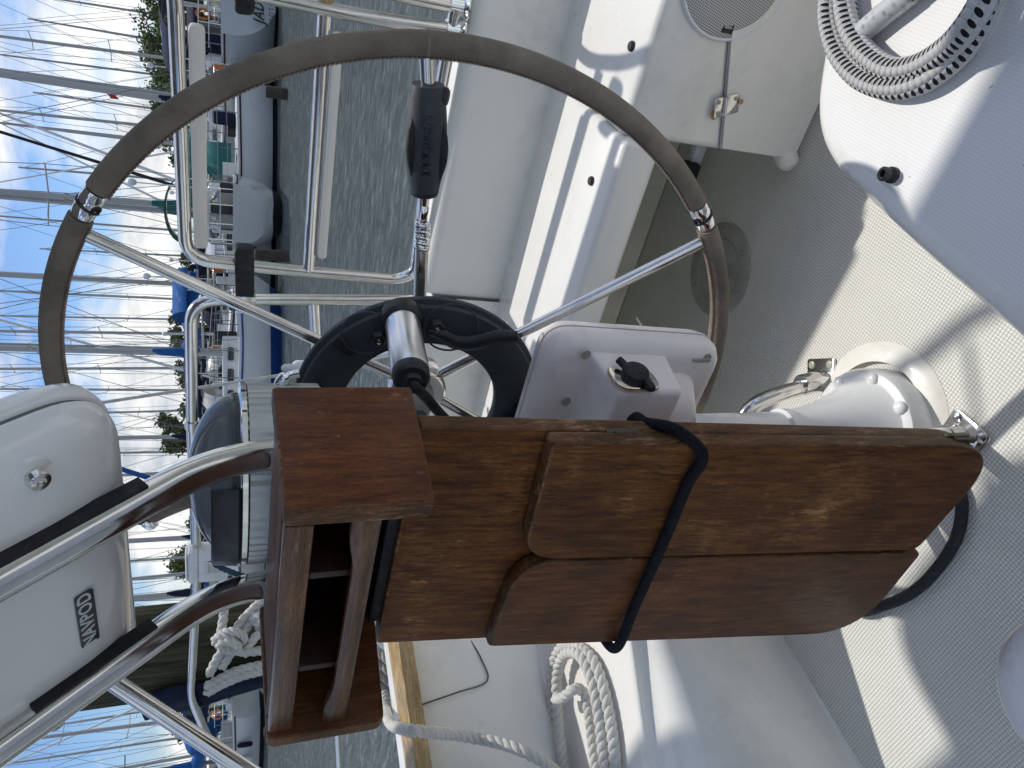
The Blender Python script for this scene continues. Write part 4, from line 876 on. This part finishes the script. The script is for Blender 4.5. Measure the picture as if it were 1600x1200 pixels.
# ------------------------------------------------------------------ sailboats across the water
UX = V((.7986, .6018, 0)); UG = V((-.6018, .7986, 0))      # right and away, as seen from the helm
def hull_half(s, L, B, F, stern):
    w = B/2*(1-(abs(s-.42)/.58)**2.4 if s > .42 else 1-(1-stern)*((.42-s)/.42)**1.8)
    return max(.02, w), F*(1+.28*max(0, (s-.35)/.65)**1.6+.06*max(0, (.3-s)/.3))
def make_boat(name, label, pos, h, L, B, F, hull='hullwhite', stripe='antifoul', cover='blue', mast_h=13.0, mast_w=.085, jib=None, dodger='blue', stern=.72, cabin=True, tilt=0.0, group=None, detail=True, mizzen=False, counter=.25, band=.2, mastmat='mast', mast_at=.47, tuck=-.1, gear=True):
    root = thing(name, label, 'sailboat', (0, 0, 0), group)
    NS = 20; fr = (.14, .30, .46, .62, .80, 1.0); zs = [-.35, -.12, 0.0, band]+[None]*6; rings = []
    for i in range(NS+1):
        s = i/NS; w, zt = hull_half(s, L, B, F, stern); rg = []
        zb_ = lerp(-.38, tuck, max(0, 1-s/.22)**1.3)
        for q, z in enumerate(zs):
            if z is None: z = lerp(max(band, zb_), zt, fr[q-4])
            t = max(0.0, min(1, (z-zb_)/(zt-zb_)))
            k = (1-(1-t)**2.3)**.62*(.94+.06*t); z = max(z, zb_)
            rake = (counter*3.2*max(0, .3-s)/.3)*(1-t)-(1.35*max(0, s-.6)/.4)*(1-t)*L*.075
            rg.append((s*L+rake, max(.012, w*min(1, k)), z+q*.0004))
        rings.append(rg)
    bm = NB()
    vl = [[bm.verts.new(p) for p in rg] for rg in rings]; vr_ = [[bm.verts.new((p[0], -p[1], p[2])) for p in rg] for rg in rings]
    for i in range(NS):
        for q in range(len(zs)-1):
            mi = 0 if q >= 3 else 1
            bm.faces.new((vl[i][q], vl[i+1][q], vl[i+1][q+1], vl[i][q+1])).material_index = mi
            bm.faces.new((vr_[i][q], vr_[i][q+1], vr_[i+1][q+1], vr_[i+1][q])).material_index = mi
        bm.faces.new((vl[i][-1], vl[i+1][-1], vr_[i+1][-1], vr_[i][-1])).material_index = 2
    for q in range(len(zs)-1):
        bm.faces.new((vl[0][q], vl[0][q+1], vr_[0][q+1], vr_[0][q])).material_index = 0 if q >= 3 else 1
        bm.faces.new((vl[-1][q], vr_[-1][q], vr_[-1][q+1], vl[-1][q+1])).material_index = 0 if q >= 3 else 1
    bm.normal_update()
    hu = fin('hull', bm, [hull, stripe, 'deck'], root, 45)
    if detail:
        bm = NB()
        for sd in (1, -1):
            tube(bm, [(s*L, sd*(hull_half(s, L, B, F, stern)[0]+.01), hull_half(s, L, B, F, stern)[1]-.10) for s in [k/24 for k in range(25)]], .028, 6)
        fin('rub_rail', bm, 'antifoul' if stripe != 'bootblue' else 'bootblue', hu, 60)
    zd = F*1.04
    if cabin:
        bm = NB(); x0, x1 = L*.30, L*.70
        loft(bm, [[(x0, y, z) for y, z in ((-B*.33, zd-.1), (-B*.29, zd+.42), (B*.29, zd+.42), (B*.33, zd-.1))], [(lerp(x0, x1, .6), y, z) for y, z in ((-B*.31, zd-.1), (-B*.26, zd+.40), (B*.26, zd+.40), (B*.31, zd-.1))], [(x1, y, z) for y, z in ((-B*.22, zd-.1), (-B*.16, zd+.22), (B*.16, zd+.22), (B*.22, zd-.1))]])
        cb_ = fin('cabin', bm, 'deck', root, 25)
        for sd in (1, -1):
            for f_ in (.12, .34, .56):
                bm = NB(); xa = lerp(x0, x1, f_); xb = xa+L*.055
                plank(bm, round_poly([(xa, zd+.10), (xb, zd+.10), (xb, zd+.28), (xa, zd+.28)], .05, 3), lambda u, v, w, sd=sd: (u, sd*(B*.335-(v-zd)*.09*B/2.6-.02*(u-x0)+w*.5), v), .02, .004); fin('window', bm, 'window', cb_)
        if dodger:
            bm = NB(); rr = []
            for x, hh in ((L*.24, .95), (L*.30, 1.02), (L*.36, .55)):
                rr.append([(x, B*.30*math.cos(t), zd+.15+hh*math.sin(t)) for t in [PI*k/14 for k in range(15)]])
            loft(bm, rr, closed=False); fin('dodger', bm, dodger, root, 60)
    mx = L*mast_at; zb = zd+.35
    tl_ = math.tan(tilt)
    def mp(z, y=0, x=0): return (mx+x-(z-zb)*.012, y+(z-zb)*tl_, z)
    bm = NB(); tube(bm, [mp(zd), mp(zb+mast_h*.6), mp(zb+mast_h)], [mast_w, mast_w, mast_w*.7], 10); ms = fin('mast', bm, mastmat, root, 60)
    for f_, wd in ((.42, .95), (.70, .75)):
        z = zb+mast_h*f_; bm = NB(); tube(bm, [mp(z+.06, -wd), mp(z, 0), mp(z+.06, wd)], .026, 6); fin('spreader', bm, mastmat, ms)
    bm = NB(); top = mp(zb+mast_h*.98)
    wr = .011 if detail else .016
    for sd in (1, -1):
        z1, z2 = zb+mast_h*.42, zb+mast_h*.70
        tube(bm, [(mx, sd*B*.44, zd), mp(z1+.06, sd*.95), mp(z2+.06, sd*.75), top], wr, 4); tube(bm, [(mx-.3, sd*B*.42, zd), mp(z1)], wr, 4)
    tube(bm, [(0.0, 0, zd), top], wr, 4)
    if not jib: tube(bm, [(L*.985, 0, F*1.25), top], wr, 4)
    fin('rigging', bm, 'wire', root)
    if jib:
        a, b = V((L*.985, 0, F*1.28)), V(top); n = 12
        bm = NB(); tube(bm, [a.lerp(b, k/n) for k in range(n+1)], [.03]+[.085*(1-.55*k/n) for k in range(1, n+1)], 10); fin('furled_jib', bm, jib, root, 60)
    bm = NB(); zb2 = zd+1.15; x2 = mx-L*.36
    tube(bm, [(mx-.1, 0, zb2), (x2, 0, zb2+.05)], .06, 8); bo = fin('boom', bm, mastmat, root, 60)
    if cover:
        bm = NB(); n = 12; tube(bm, [(lerp(mx-.02, x2+.1, k/n), 0, zb2+.17+.05*math.sin(k*1.9)) for k in range(n+1)], [.11+.15*(1-k/n)**.7+.02*math.sin(k*2.3) for k in range(n+1)], 12); fin('sail_cover', bm, cover, bo, 60)
        if detail: bm = NB(); tube(bm, [mp(zb2+.1, 0, -.02), mp(zb2+.8, 0, -.02), mp(zb2+1.3, 0, -.02)], [.18, .13, .09], 10); fin('mast_cover', bm, cover, bo, 60)
    if detail and gear:
        rnd = random.Random(name+label)
        for k in range(4):   # fenders over the side
            s = rnd.uniform(.12, .8); sd = rnd.choice((1, -1)); w, zt = hull_half(s, L, B, F, stern); bm = NB()
            lathe(bm, [(.02, .0), (.10, .06), (.11, .30), (.09, .56), (.02, .62)], (s*L, sd*(w+.07), zt-.78), (0, 0, 1), 12); fin('fender', bm, rnd.choice(['white_fit', 'navy', 'hullcream', 'blue']), root, 60)
        for k in range(3):
            s = rnd.uniform(.72, .9); bm = NB(); x = s*L; w = rnd.uniform(.15, .3); box(bm, (x-w, rnd.uniform(-.3, 0)-.2, zd-.05), (x+w, rnd.uniform(0, .3)+.2, zd+rnd.uniform(.1, .3)), .04); fin('deck_hatch', bm, rnd.choice(['deck', 'window', 'white_fit']), root)
        for k in range(5):
            x = rnd.uniform(.02, .28)*L; y = rnd.uniform(-.38, .38)*B; h_ = rnd.uniform(.2, .75); w = rnd.uniform(.08, .28); bm = NB()
            box(bm, (x-w, y-w*.7, zd-.05), (x+w, y+w*.7, zd+h_), .05); fin('deck_locker', bm, rnd.choice(['deck', 'white_fit', 'navy', 'hullcream', 'teal', 'canvas', 'black']), root)
        bm = NB(); lathe(bm, [(.19, -.05), (.24, 0), (.19, .05), (.15, 0), (.19, -.05)], (.15, B*.25, zd+.55), (1, 0, 0), 20, cap=False); fin('life_ring', bm, rnd.choice(['white_fit', 'orange', 'white_fit']), root, 60)
        if rnd.random() < .7:
            bm = NB(); hb = zd+1.9; rr = [[(x, B*.40*math.cos(t), hb-.45+.45*math.sin(t)) for t in [PI*k/12 for k in range(13)]] for x in (L*.03, L*.12, L*.21)]
            loft(bm, rr, closed=False); ca = fin('bimini_top', bm, cover or 'navy', root, 60)
            bm = NB(); 
            x = L*.12; tube(bm, fillet([(x, B*.40, zd), (x, B*.40, hb-.45), (x, B*.2, hb-.04), (x, -B*.2, hb-.04), (x, -B*.40, hb-.45), (x, -B*.40, zd)], .2), .018, 5)
            fin('bimini_frame', bm, 'steel', ca)
        bm = NB(); tube(bm, [(.1, -B*.3, zd), (.1, -B*.3, zd+2.6)], .02, 5); lathe(bm, [(.05, -.12), (.1, -.05), (.1, .05), (.05, .12)], (.1, -B*.3, zd+2.7), (0, 0, 1), 10); fin('aerial_pole', bm, 'white_fit', root, 60)
    if detail:
        bm = NB(); pts = {1: [], -1: []}
        for sd in (1, -1):
            for k in range(9):
                s = .04+.88*k/8; w, zt = hull_half(s, L, B, F, stern); p = V((s*L, sd*(w-.06), zt)); pts[sd].append(p+V((0, 0, .62))); tube(bm, [p, p+V((0, 0, .63))], .016, 6)
            tube(bm, pts[sd], .007, 4); tube(bm, [p-V((0, 0, .3)) for p in pts[sd]], .006, 4)
        fin('lifelines', bm, 'wire', root)
        bm = NB(); w0 = hull_half(0, L, B, F, stern)
        for z in (.35, .66): tube(bm, fillet([(L*.06, w0[0]-.05, w0[1]+z), (.05, w0[0]-.08, w0[1]+z), (.05, -w0[0]+.08, w0[1]+z), (L*.06, -w0[0]+.05, w0[1]+z)], .2), .018, 8)
        for y in (-.8, -.3, .3, .8): tube(bm, [(.05, y*w0[0], w0[1]), (.05, y*w0[0], w0[1]+.66)], .016, 6)
        fin('stern_pulpit', bm, 'steel', root, 60); bm = NB(); wb, zt = hull_half(.95, L, B, F, stern)
        tube(bm, fillet([(L*.90, wb+.1, zt+.62), (L*1.0, .12, zt+.66), (L*1.0, -.12, zt+.66), (L*.90, -wb-.1, zt+.62)], .1), .018, 8)
        fin('pulpit', bm, 'steel', root, 60)
    root.location = pos; root.rotation_euler = (0, 0, math.atan2((UX*math.cos(h)+UG*math.sin(h)).y, (UX*math.cos(h)+UG*math.sin(h)).x))
    return root
def dg(a): return math.radians(a)
def boat_text(root, name, body, size, x, z, y=0, mat='navy', shear=0, bold=0, parent=None, spacing=1):
    t = text_mesh(name, body, size, lambda u, v, w: (x-w, y-u, z+v), mat, None, shear=shear, bold=bold, depth=.006, spacing=spacing)
    t.parent = parent or root; t.matrix_parent_inverse = Matrix(); return t
def wl(p): return (p[0], p[1], WATER)
ja = make_boat('sailboat', 'white sailboat seen from astern, dark name lettered on its pale grey transom', wl((-5.238, 28.258, -1)), dg(108), 13, 4.3, 1.72, hull='hullgrey', stripe='antired', cover='navy', mast_h=17, mast_w=.13, jib='rubber', dodger='navy', stern=.86, tuck=.05, counter=.10, tilt=dg(-1.2), band=.12)
boat_text(ja, 'name_lettering', 'JADE', .46, -.03, .66, .70, 'antifoul', shear=.28, bold=.012, spacing=1.12)
boat_text(ja, 'port_lettering', 'EXPOTO', .23, -.03, .27, .86, 'badge', spacing=1.5)
bm = NB()
for k in range(14): laid_rope(bm, [(.02+.03*math.sin(k), .95+.26*math.cos(t)*(1+.03*k), 1.98+.30*math.sin(t)+.012*k) for t in [2*PI*j/20 for j in range(21)]], .03, .3, 4, .08)
o = fin('coiled_line', bm, 'rope_grey', ja, 60)
make_boat('sailboat', 'long white sailboat with a black waterline lying side on behind the wheel rim', wl((-7.695, 28.059, -1)), dg(168), 10.5, 3.3, 1.28, stripe='antifoul', cover='teal', mast_h=13.5, mast_w=.10, jib=None, dodger='teal', tilt=dg(.6), band=.16)
cc = make_boat('sailboat', 'small white sailboat with a rounded stern facing the wheel, decorated transom', wl((-10.116, 21.707, -1)), dg(75), 8.5, 2.3, 1.42, stripe='antifoul', cover='teal', mast_h=12, mast_w=.085, dodger='hullwhite', stern=.80, tuck=.34, counter=.22, tilt=dg(.4), band=.30)
bm = NB()
for k in range(9): 
    a = k*.7; tube(bm, spline([(-.03, -.45+.1*k, .92+.1*math.sin(k)), (-.03, -.40+.1*k, 1.06+.09*math.sin(a)), (-.03, -.34+.1*k, .86+.09*math.cos(a)), (-.03, -.30+.1*k, 1.02)], 4), .022, 4)
fin('transom_scroll', bm, 'badge', cc)
make_boat('sailboat', 'white sailboat with a broad blue waterline stripe and blue sail cover', wl((-12.687, 22.962, -1)), dg(186), 7.6, 2.7, 1.30, stripe='bootblue', cover='blue', mast_h=12.5, mast_w=.085, jib='blue', dodger=None, tilt=dg(.3), band=.36, mast_at=.36)
make_boat('sailboat', 'cream sailboat mostly hidden behind the compass and white bracket', wl((-21.428, 21.992, -1)), dg(165), 9.5, 3.0, 1.2, hull='hullcream', stripe='bootgreen', cover='navy', mast_h=12.5, mast_w=.10, dodger='navy', tilt=dg(-.6))
make_boat('sailboat', 'white sailboat with blue covers at the far left beyond the dark board', wl((-30.285, 18.636, -1)), dg(150), 9.0, 3.0, 1.25, stripe='antifoul', cover='blue', mast_h=9.2, mast_w=.09, jib=None, dodger='blue', tilt=dg(-1.2), mastmat='mastdark')
far = [  # image row of the mast, distance, heading, hull, cover, mast height and radius, lean in degrees, label
 (14, 46, 150, 'hullwhite', None, 17, .12, -1.0, 'distant sailboat with its mast at the right edge, left of the dark named boat'),
 (100, 52, 20, 'hullcream', 'navy', 15, .10, -.8, 'distant cream sailboat with a navy sail cover under the trees'),
 (158, 40, 160, 'hullwhite', 'navy', 16, .11, .8, 'distant white sailboat whose mast crosses beside a small flag'),
 (207, 55, 15, 'hullgrey', 'canvas', 15, .10, -.3, 'distant grey sailboat behind the upper right wheel rim'),
 (232, 50, 170, 'hullwhite', None, 12, .09, -.5, 'distant white sailboat with a bare boom near the rail seat slat'),
 (328, 60, 10, 'hullcream', 'navy', 17, .11, .2, 'distant cream sailboat behind the rounded decorated stern'),
 (447, 42, 165, 'hullgrey', 'navy', 18, .12, .2, 'distant grey sailboat whose mast rises right of the blue sail cover'),
 (522, 48, 15, 'hullwhite', 'navy', 15, .09, .3, 'distant white sailboat beyond the corner of the long stern rail'),
 (547, 44, 160, 'hullcream', None, 17, .10, .1, 'distant cream sailboat with a bare boom beyond the long stern rail'),
 (575, 58, 20, 'hullwhite', 'navy', 18, .10, -.1, 'distant white sailboat between two bare masts behind the stern rail'),
 (682, 38, 160, 'hullgrey', 'navy', 18, .10, 0.0, 'distant grey sailboat above the compass dome and navy bag'),
 (735, 56, 10, 'hullwhite', 'blue', 15, .10, 0.0, 'distant white sailboat hidden behind the compass dome'),
 (838, 40, 170, 'hullwhite', 'navy', 17, .12, -.5, 'distant white sailboat right of the white rail bracket'),
 (892, 46, 15, 'hullcream', 'blue', 15, .10, -.6, 'distant cream sailboat left of the white rail bracket'),
 (928, 60, 170, 'hullgrey', 'navy', 17, .10, -.6, 'distant grey sailboat behind the left guard tube'),
 (1118, 44, 165, 'hullwhite', 'navy', 11, .10, -1.4, 'distant white sailboat at the far left with a short mast'),
 (1175, 50, 15, 'hullgrey', 'canvas', 16, .10, -1.2, 'distant grey sailboat at the very left edge'),
]
def bearing(y, dist):     # a place on the water at the given image row of the photograph's horizon and distance
    a = (600-y)/1251.0; return V((0, 0, WATER))+UG*dist+UX*(a*dist)
for y, dist, hd, hm, cv, mh, mw, lean_, lb in far:
    L = R(9, 11.5); hh = dg(hd); p = bearing(y, dist)-(UX*math.cos(hh)+UG*math.sin(hh))*L*.47
    make_boat('sailboat', lb, (p.x, p.y, WATER), hh, L, 3.1, R(1.1, 1.35), hull=hm, stripe=random.choice(['antifoul', 'bootblue', 'antired']), cover=cv, mast_h=mh, mast_w=mw, jib=random.choice([None, None, None, None, 'hullwhite', 'hullwhite', 'navy']), dodger=random.choice(['hullwhite', 'navy', 'hullcream', 'canvas']), tilt=dg(lean_)*(1 if hd > 90 else -1), detail=dist < 47, group='sailboats moored beyond the first row')
for k, y in enumerate((36, 78, 128, 182, 286, 365, 402, 470, 500, 610, 640, 705, 770, 868, 1095, 1145)):
    dist = R(62, 90); hh = dg(R(-30, 30)+(180 if k % 2 else 0)); L = R(8.5, 11); p = bearing(y, dist)-(UX*math.cos(hh)+UG*math.sin(hh))*L*.47
    make_boat('sailboat', 'far sailboat in the back row, only its thin mast showing among many others', (p.x, p.y, WATER), hh, L, 3.0, 1.15, hull=random.choice(['hullwhite', 'hullcream', 'hullgrey']), stripe='antifoul', cover=random.choice([None, 'navy', 'canvas']), mast_h=R(13, 19), mast_w=.095, dodger=None, tilt=dg(R(-1, 1)), detail=False, cabin=True, group='back row sailboats with thin masts')
# small flag in the rigging
fp = bearing(160, 34)+V((0, 0, 5.15+1.08))
ff = thing('flag', 'small red and blue flag flying in the rigging at the upper right', 'flag', tuple(fp))
bm = NB(); loft(bm, [[fp+UX*(-.42*k/8)*.9+V((0, 0, .0-.045*k+dz))+UG*.05*math.sin(k*1.1) for dz in (0, -.30)] for k in range(3, 9)], closed=False); fin('flag_field', bm, 'flag_red', ff, 80)
bm = NB(); loft(bm, [[fp+UX*(-.42*k/8)*.9+V((0, 0, .0-.045*k+dz))+UG*.05*math.sin(k*1.1) for dz in (0, -.30)] for k in range(0, 4)], closed=False); fin('flag_canton', bm, 'flag_blue', ff, 80)
bm = NB(); tube(bm, [fp+UX*.02+V((0, 0, -5)), fp+UX*.02+V((0, 0, 6))], .012, 5); fin('flag_halyard', bm, 'wire', ff)
# dock posts standing in the water
for k, (y, dist, top, rr_, lb, white) in enumerate(((131, 23.0, .62, .17, 'dark wet dock post right, beneath the named transom', 0), (393, 22.5, .95, .16, 'dark dock post in front of the rounded decorated stern', 0), (655, 21.5, 1.25, .15, 'dark dock post with a pale sleeve at its foot, right of the compass', 1), (845, 24, .75, .15, 'greenish dock post behind the white rail bracket', 0), (1158, 24, .6, .16, 'short dark dock post at the far left', 0))):
    p = bearing(y, dist); pt = thing('dock_post', lb, 'post', (p.x, p.y, WATER))
    bm = NB(); lathe(bm, [(rr_, -1.5), (rr_, top-.04), (rr_*.9, top), (.01, top+.01)], p, (0, 0, 1), 16); fin('post_shaft', bm, 'post', pt)
    if white:
        bm = NB(); lathe(bm, [(rr_+.03, -.1), (rr_+.03, .42), (rr_, .43)], p, (0, 0, 1), 16); fin('post_sleeve', bm, 'white_fit', pt)

# ------------------------------------------------------------------ shore, trees, water
def tree(label, p, H, W_, mat, seed):
    rnd = random.Random(seed); root = thing('tree', label, 'tree', tuple(p), 'trees along the far shore')
    bm = NB(); tp = [V(p), V(p)+V((rnd.uniform(-.2, .2), 0, H*.35)), V(p)+V((rnd.uniform(-.4, .4), 0, H*.8))]; tube(bm, spline(tp, 5), [.22-.016*k for k in range(11)], 8)
    blobs = []
    for k in range(16):
        a = rnd.uniform(0, 2*PI); q = rnd.random()**.5*W_*.5; z = H*rnd.uniform(.30, .95); q *= 1.1-.7*abs(z/H-.5)
        c = V(p)+V((q*math.cos(a), q*math.sin(a), z)); blobs.append((c, rnd.uniform(.45, 1.0)*W_*.20)); tube(bm, [tp[1].lerp(tp[2], rnd.random()*.7), c], [.07, .02], 5)
    fin('trunk', bm, 'bark', root, 60)
    bm = NB()
    for c, r in blobs:
        for k in range(190):
            d = V((rnd.gauss(0, 1), rnd.gauss(0, 1), rnd.gauss(0, .8))).normalized()*r*rnd.uniform(.35, 1.12)
            u = V((rnd.gauss(0, 1), rnd.gauss(0, 1), rnd.gauss(0, 1))).normalized(); w = u.orthogonal().normalized()*rnd.uniform(.06, .13); u = u*rnd.uniform(.10, .22)
            q = c+d; bm.faces.new([bm.verts.new(x) for x in (q-u, q+w, q+u, q-w)])
    fin('crown', bm, mat, root, smooth=False)
for k, (y, dist, H, W_, mt_, lb) in enumerate(((-40, 66, 7.0, 7, 'leaf', 'green tree at the top right corner beyond the masts'), (28, 70, 7.6, 6.5, 'leaf', 'tall green tree right of the stern rail bend'), (72, 66, 6.6, 5.5, 'leaf', 'rounded green tree behind the first seat slat'), (118, 70, 6.6, 6, 'leaf2', 'dull green tree behind the middle of the seat slat'), (165, 68, 6.3, 5.5, 'leaf', 'green tree behind the wheel rim at the upper right'), (215, 72, 5.8, 6, 'leaf2', 'low dull green tree left of the upper right rim'), (262, 74, 4.6, 5.5, 'leaf', 'small green tree beyond the green sail covers'), (420, 76, 4.2, 5, 'leaf2', 'small dull tree between the two rails'), (510, 70, 4.6, 4.5, 'leaf2', 'grey green tree beside the blue sail cover'), (585, 76, 4.4, 5, 'leaf2', 'grey green tree inside the long rail corner'), (668, 60, 5.2, 3.6, 'leaf2', 'sparse tree above the navy bag'), (860, 78, 4.6, 6, 'leaf', 'low green tree behind the white bracket'), (1110, 76, 4.2, 6, 'leaf2', 'low dull tree at the far left'))):
    q = bearing(y, dist); q.z = -.3; tree(lb, q, H, W_, mt_, 40+k)
bm = NB(); rows = []
for i in range(61):
    a = lerp(-75, 75, i/60); y = 600-1251*math.tan(math.radians(a)) if abs(a) < 80 else 0
    d = UG*math.cos(math.radians(a))+UX*math.sin(math.radians(a)); f_ = 1/max(.35, math.cos(math.radians(a)))*.5+.5
    rows.append([V((0, 0, z+(mnoise.noise(V((i*.6, r_*.1, 1)))*.5 if z > -1 else 0)))+d*(r_*f_) for r_, z in ((62, -1.4), (64, -.55), (80, .3), (120, 1.1), (260, 2.0), (800, 2.0))])
loft(bm, rows, closed=False); struct(fin('shore', bm, 'bank', None, 60))
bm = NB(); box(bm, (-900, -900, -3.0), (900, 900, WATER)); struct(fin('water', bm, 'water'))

# ------------------------------------------------------------------ sky, sun, camera
SUN = V((.05, .54, 1.0)).normalized(); EL = math.asin(SUN.z); AZ = math.atan2(SUN.x, SUN.y)
w = bpy.data.worlds.new('World'); scene.world = w; w.use_nodes = True; nt = w.node_tree
bgn = nt.nodes['Background']; bgn.inputs['Strength'].default_value = .138
sky = nt.nodes.new('ShaderNodeTexSky'); sky.sky_type = 'NISHITA'; sky.sun_disc = False; sky.sun_elevation = EL; sky.sun_rotation = AZ; sky.air_density = 1.0; sky.dust_density = .6; sky.ozone_density = 1.5
def wn(t, **k):
    n = nt.nodes.new(t)
    for a, b in k.items():
        if a in n.inputs: n.inputs[a].default_value = b
        else: setattr(n, a, b)
    return n
tc = wn('ShaderNodeTexCoord'); mpn = wn('ShaderNodeMapping'); mpn.inputs['Scale'].default_value = (1, 1, 2.3); mpn.inputs['Location'].default_value = (1.7, .4, .35)
nt.links.new(tc.outputs['Generated'], mpn.inputs['Vector'])
n1 = wn('ShaderNodeTexNoise', Scale=3.1, Detail=9.0, Roughness=.56, Distortion=.25); nt.links.new(mpn.outputs[0], n1.inputs['Vector'])
rmp = wn('ShaderNodeValToRGB'); e = rmp.color_ramp.elements; e[0].position = .46; e[0].color = (0, 0, 0, 1); e[1].position = .575; e[1].color = (1, 1, 1, 1); nt.links.new(n1.outputs['Fac'], rmp.inputs['Fac'])
n2 = wn('ShaderNodeTexNoise', Scale=5.5, Detail=8.0, Roughness=.6); nt.links.new(mpn.outputs[0], n2.inputs['Vector'])
shd = wn('ShaderNodeValToRGB'); e = shd.color_ramp.elements; e[0].position = .36; e[0].color = (3.7, 4.15, 4.7, 1); e[1].position = .60; e[1].color = (8.2, 8.1, 7.85, 1); nt.links.new(n2.outputs['Fac'], shd.inputs['Fac'])
hz = wn('ShaderNodeSeparateXYZ'); nt.links.new(tc.outputs['Generated'], hz.inputs[0])
hr = wn('ShaderNodeMapRange'); nt.links.new(hz.outputs[2], hr.inputs[0]); hr.inputs[1].default_value = .0; hr.inputs[2].default_value = .12; hr.inputs[3].default_value = .25; hr.inputs[4].default_value = 0.0
mxx = wn('ShaderNodeMath', operation='MAXIMUM'); nt.links.new(rmp.outputs['Color'], mxx.inputs[0]); nt.links.new(hr.outputs[0], mxx.inputs[1])
blu = wn('ShaderNodeMix', data_type='RGBA', blend_type='MULTIPLY'); blu.inputs[0].default_value = 1.0; blu.inputs[7].default_value = (.60, .74, .96, 1); nt.links.new(sky.outputs[0], blu.inputs[6])
mx_ = wn('ShaderNodeMix', data_type='RGBA'); nt.links.new(mxx.outputs[0], mx_.inputs[0]); nt.links.new(blu.outputs[2], mx_.inputs[6]); nt.links.new(shd.outputs['Color'], mx_.inputs[7])
nt.links.new(mx_.outputs[2], bgn.inputs['Color'])
sl = bpy.data.lights.new('sun', 'SUN'); sl.energy = 2.9; sl.angle = math.radians(.9); sl.color = (1, .965, .91)
so = bpy.data.objects.new('sun', sl); col.objects.link(so); so.rotation_euler = SUN.to_track_quat('Z', 'Y').to_euler()
cam = bpy.data.cameras.new('camera'); co_ = bpy.data.objects.new('camera', cam); col.objects.link(co_)
th, ph = math.radians(22.0), math.radians(37.0)
Rv = V((math.cos(ph), math.sin(ph), 0)); Gv = V((-math.sin(ph), math.cos(ph), 0)); Zv = V((0, 0, 1))
Fv = Gv*math.cos(th)-Zv*math.sin(th); Uv = Gv*math.sin(th)+Zv*math.cos(th)
mw = Matrix((-Uv, Rv, -Fv)).transposed().to_4x4(); mw.translation = V((0, 0, 1.08)); co_.matrix_world = mw   # phone held upright, picture stored on its side
cam.sensor_width = 36.0; cam.lens = 36.0*1160/1600; cam.clip_start = .02; cam.clip_end = 3000
scene.camera = co_
scene.view_settings.view_transform = 'Standard'; scene.view_settings.look = 'None'; scene.view_settings.exposure = 0; scene.view_settings.gamma = 1
scene.render.engine = 'CYCLES'; scene.cycles.max_bounces = 8; scene.cycles.transparent_max_bounces = 8
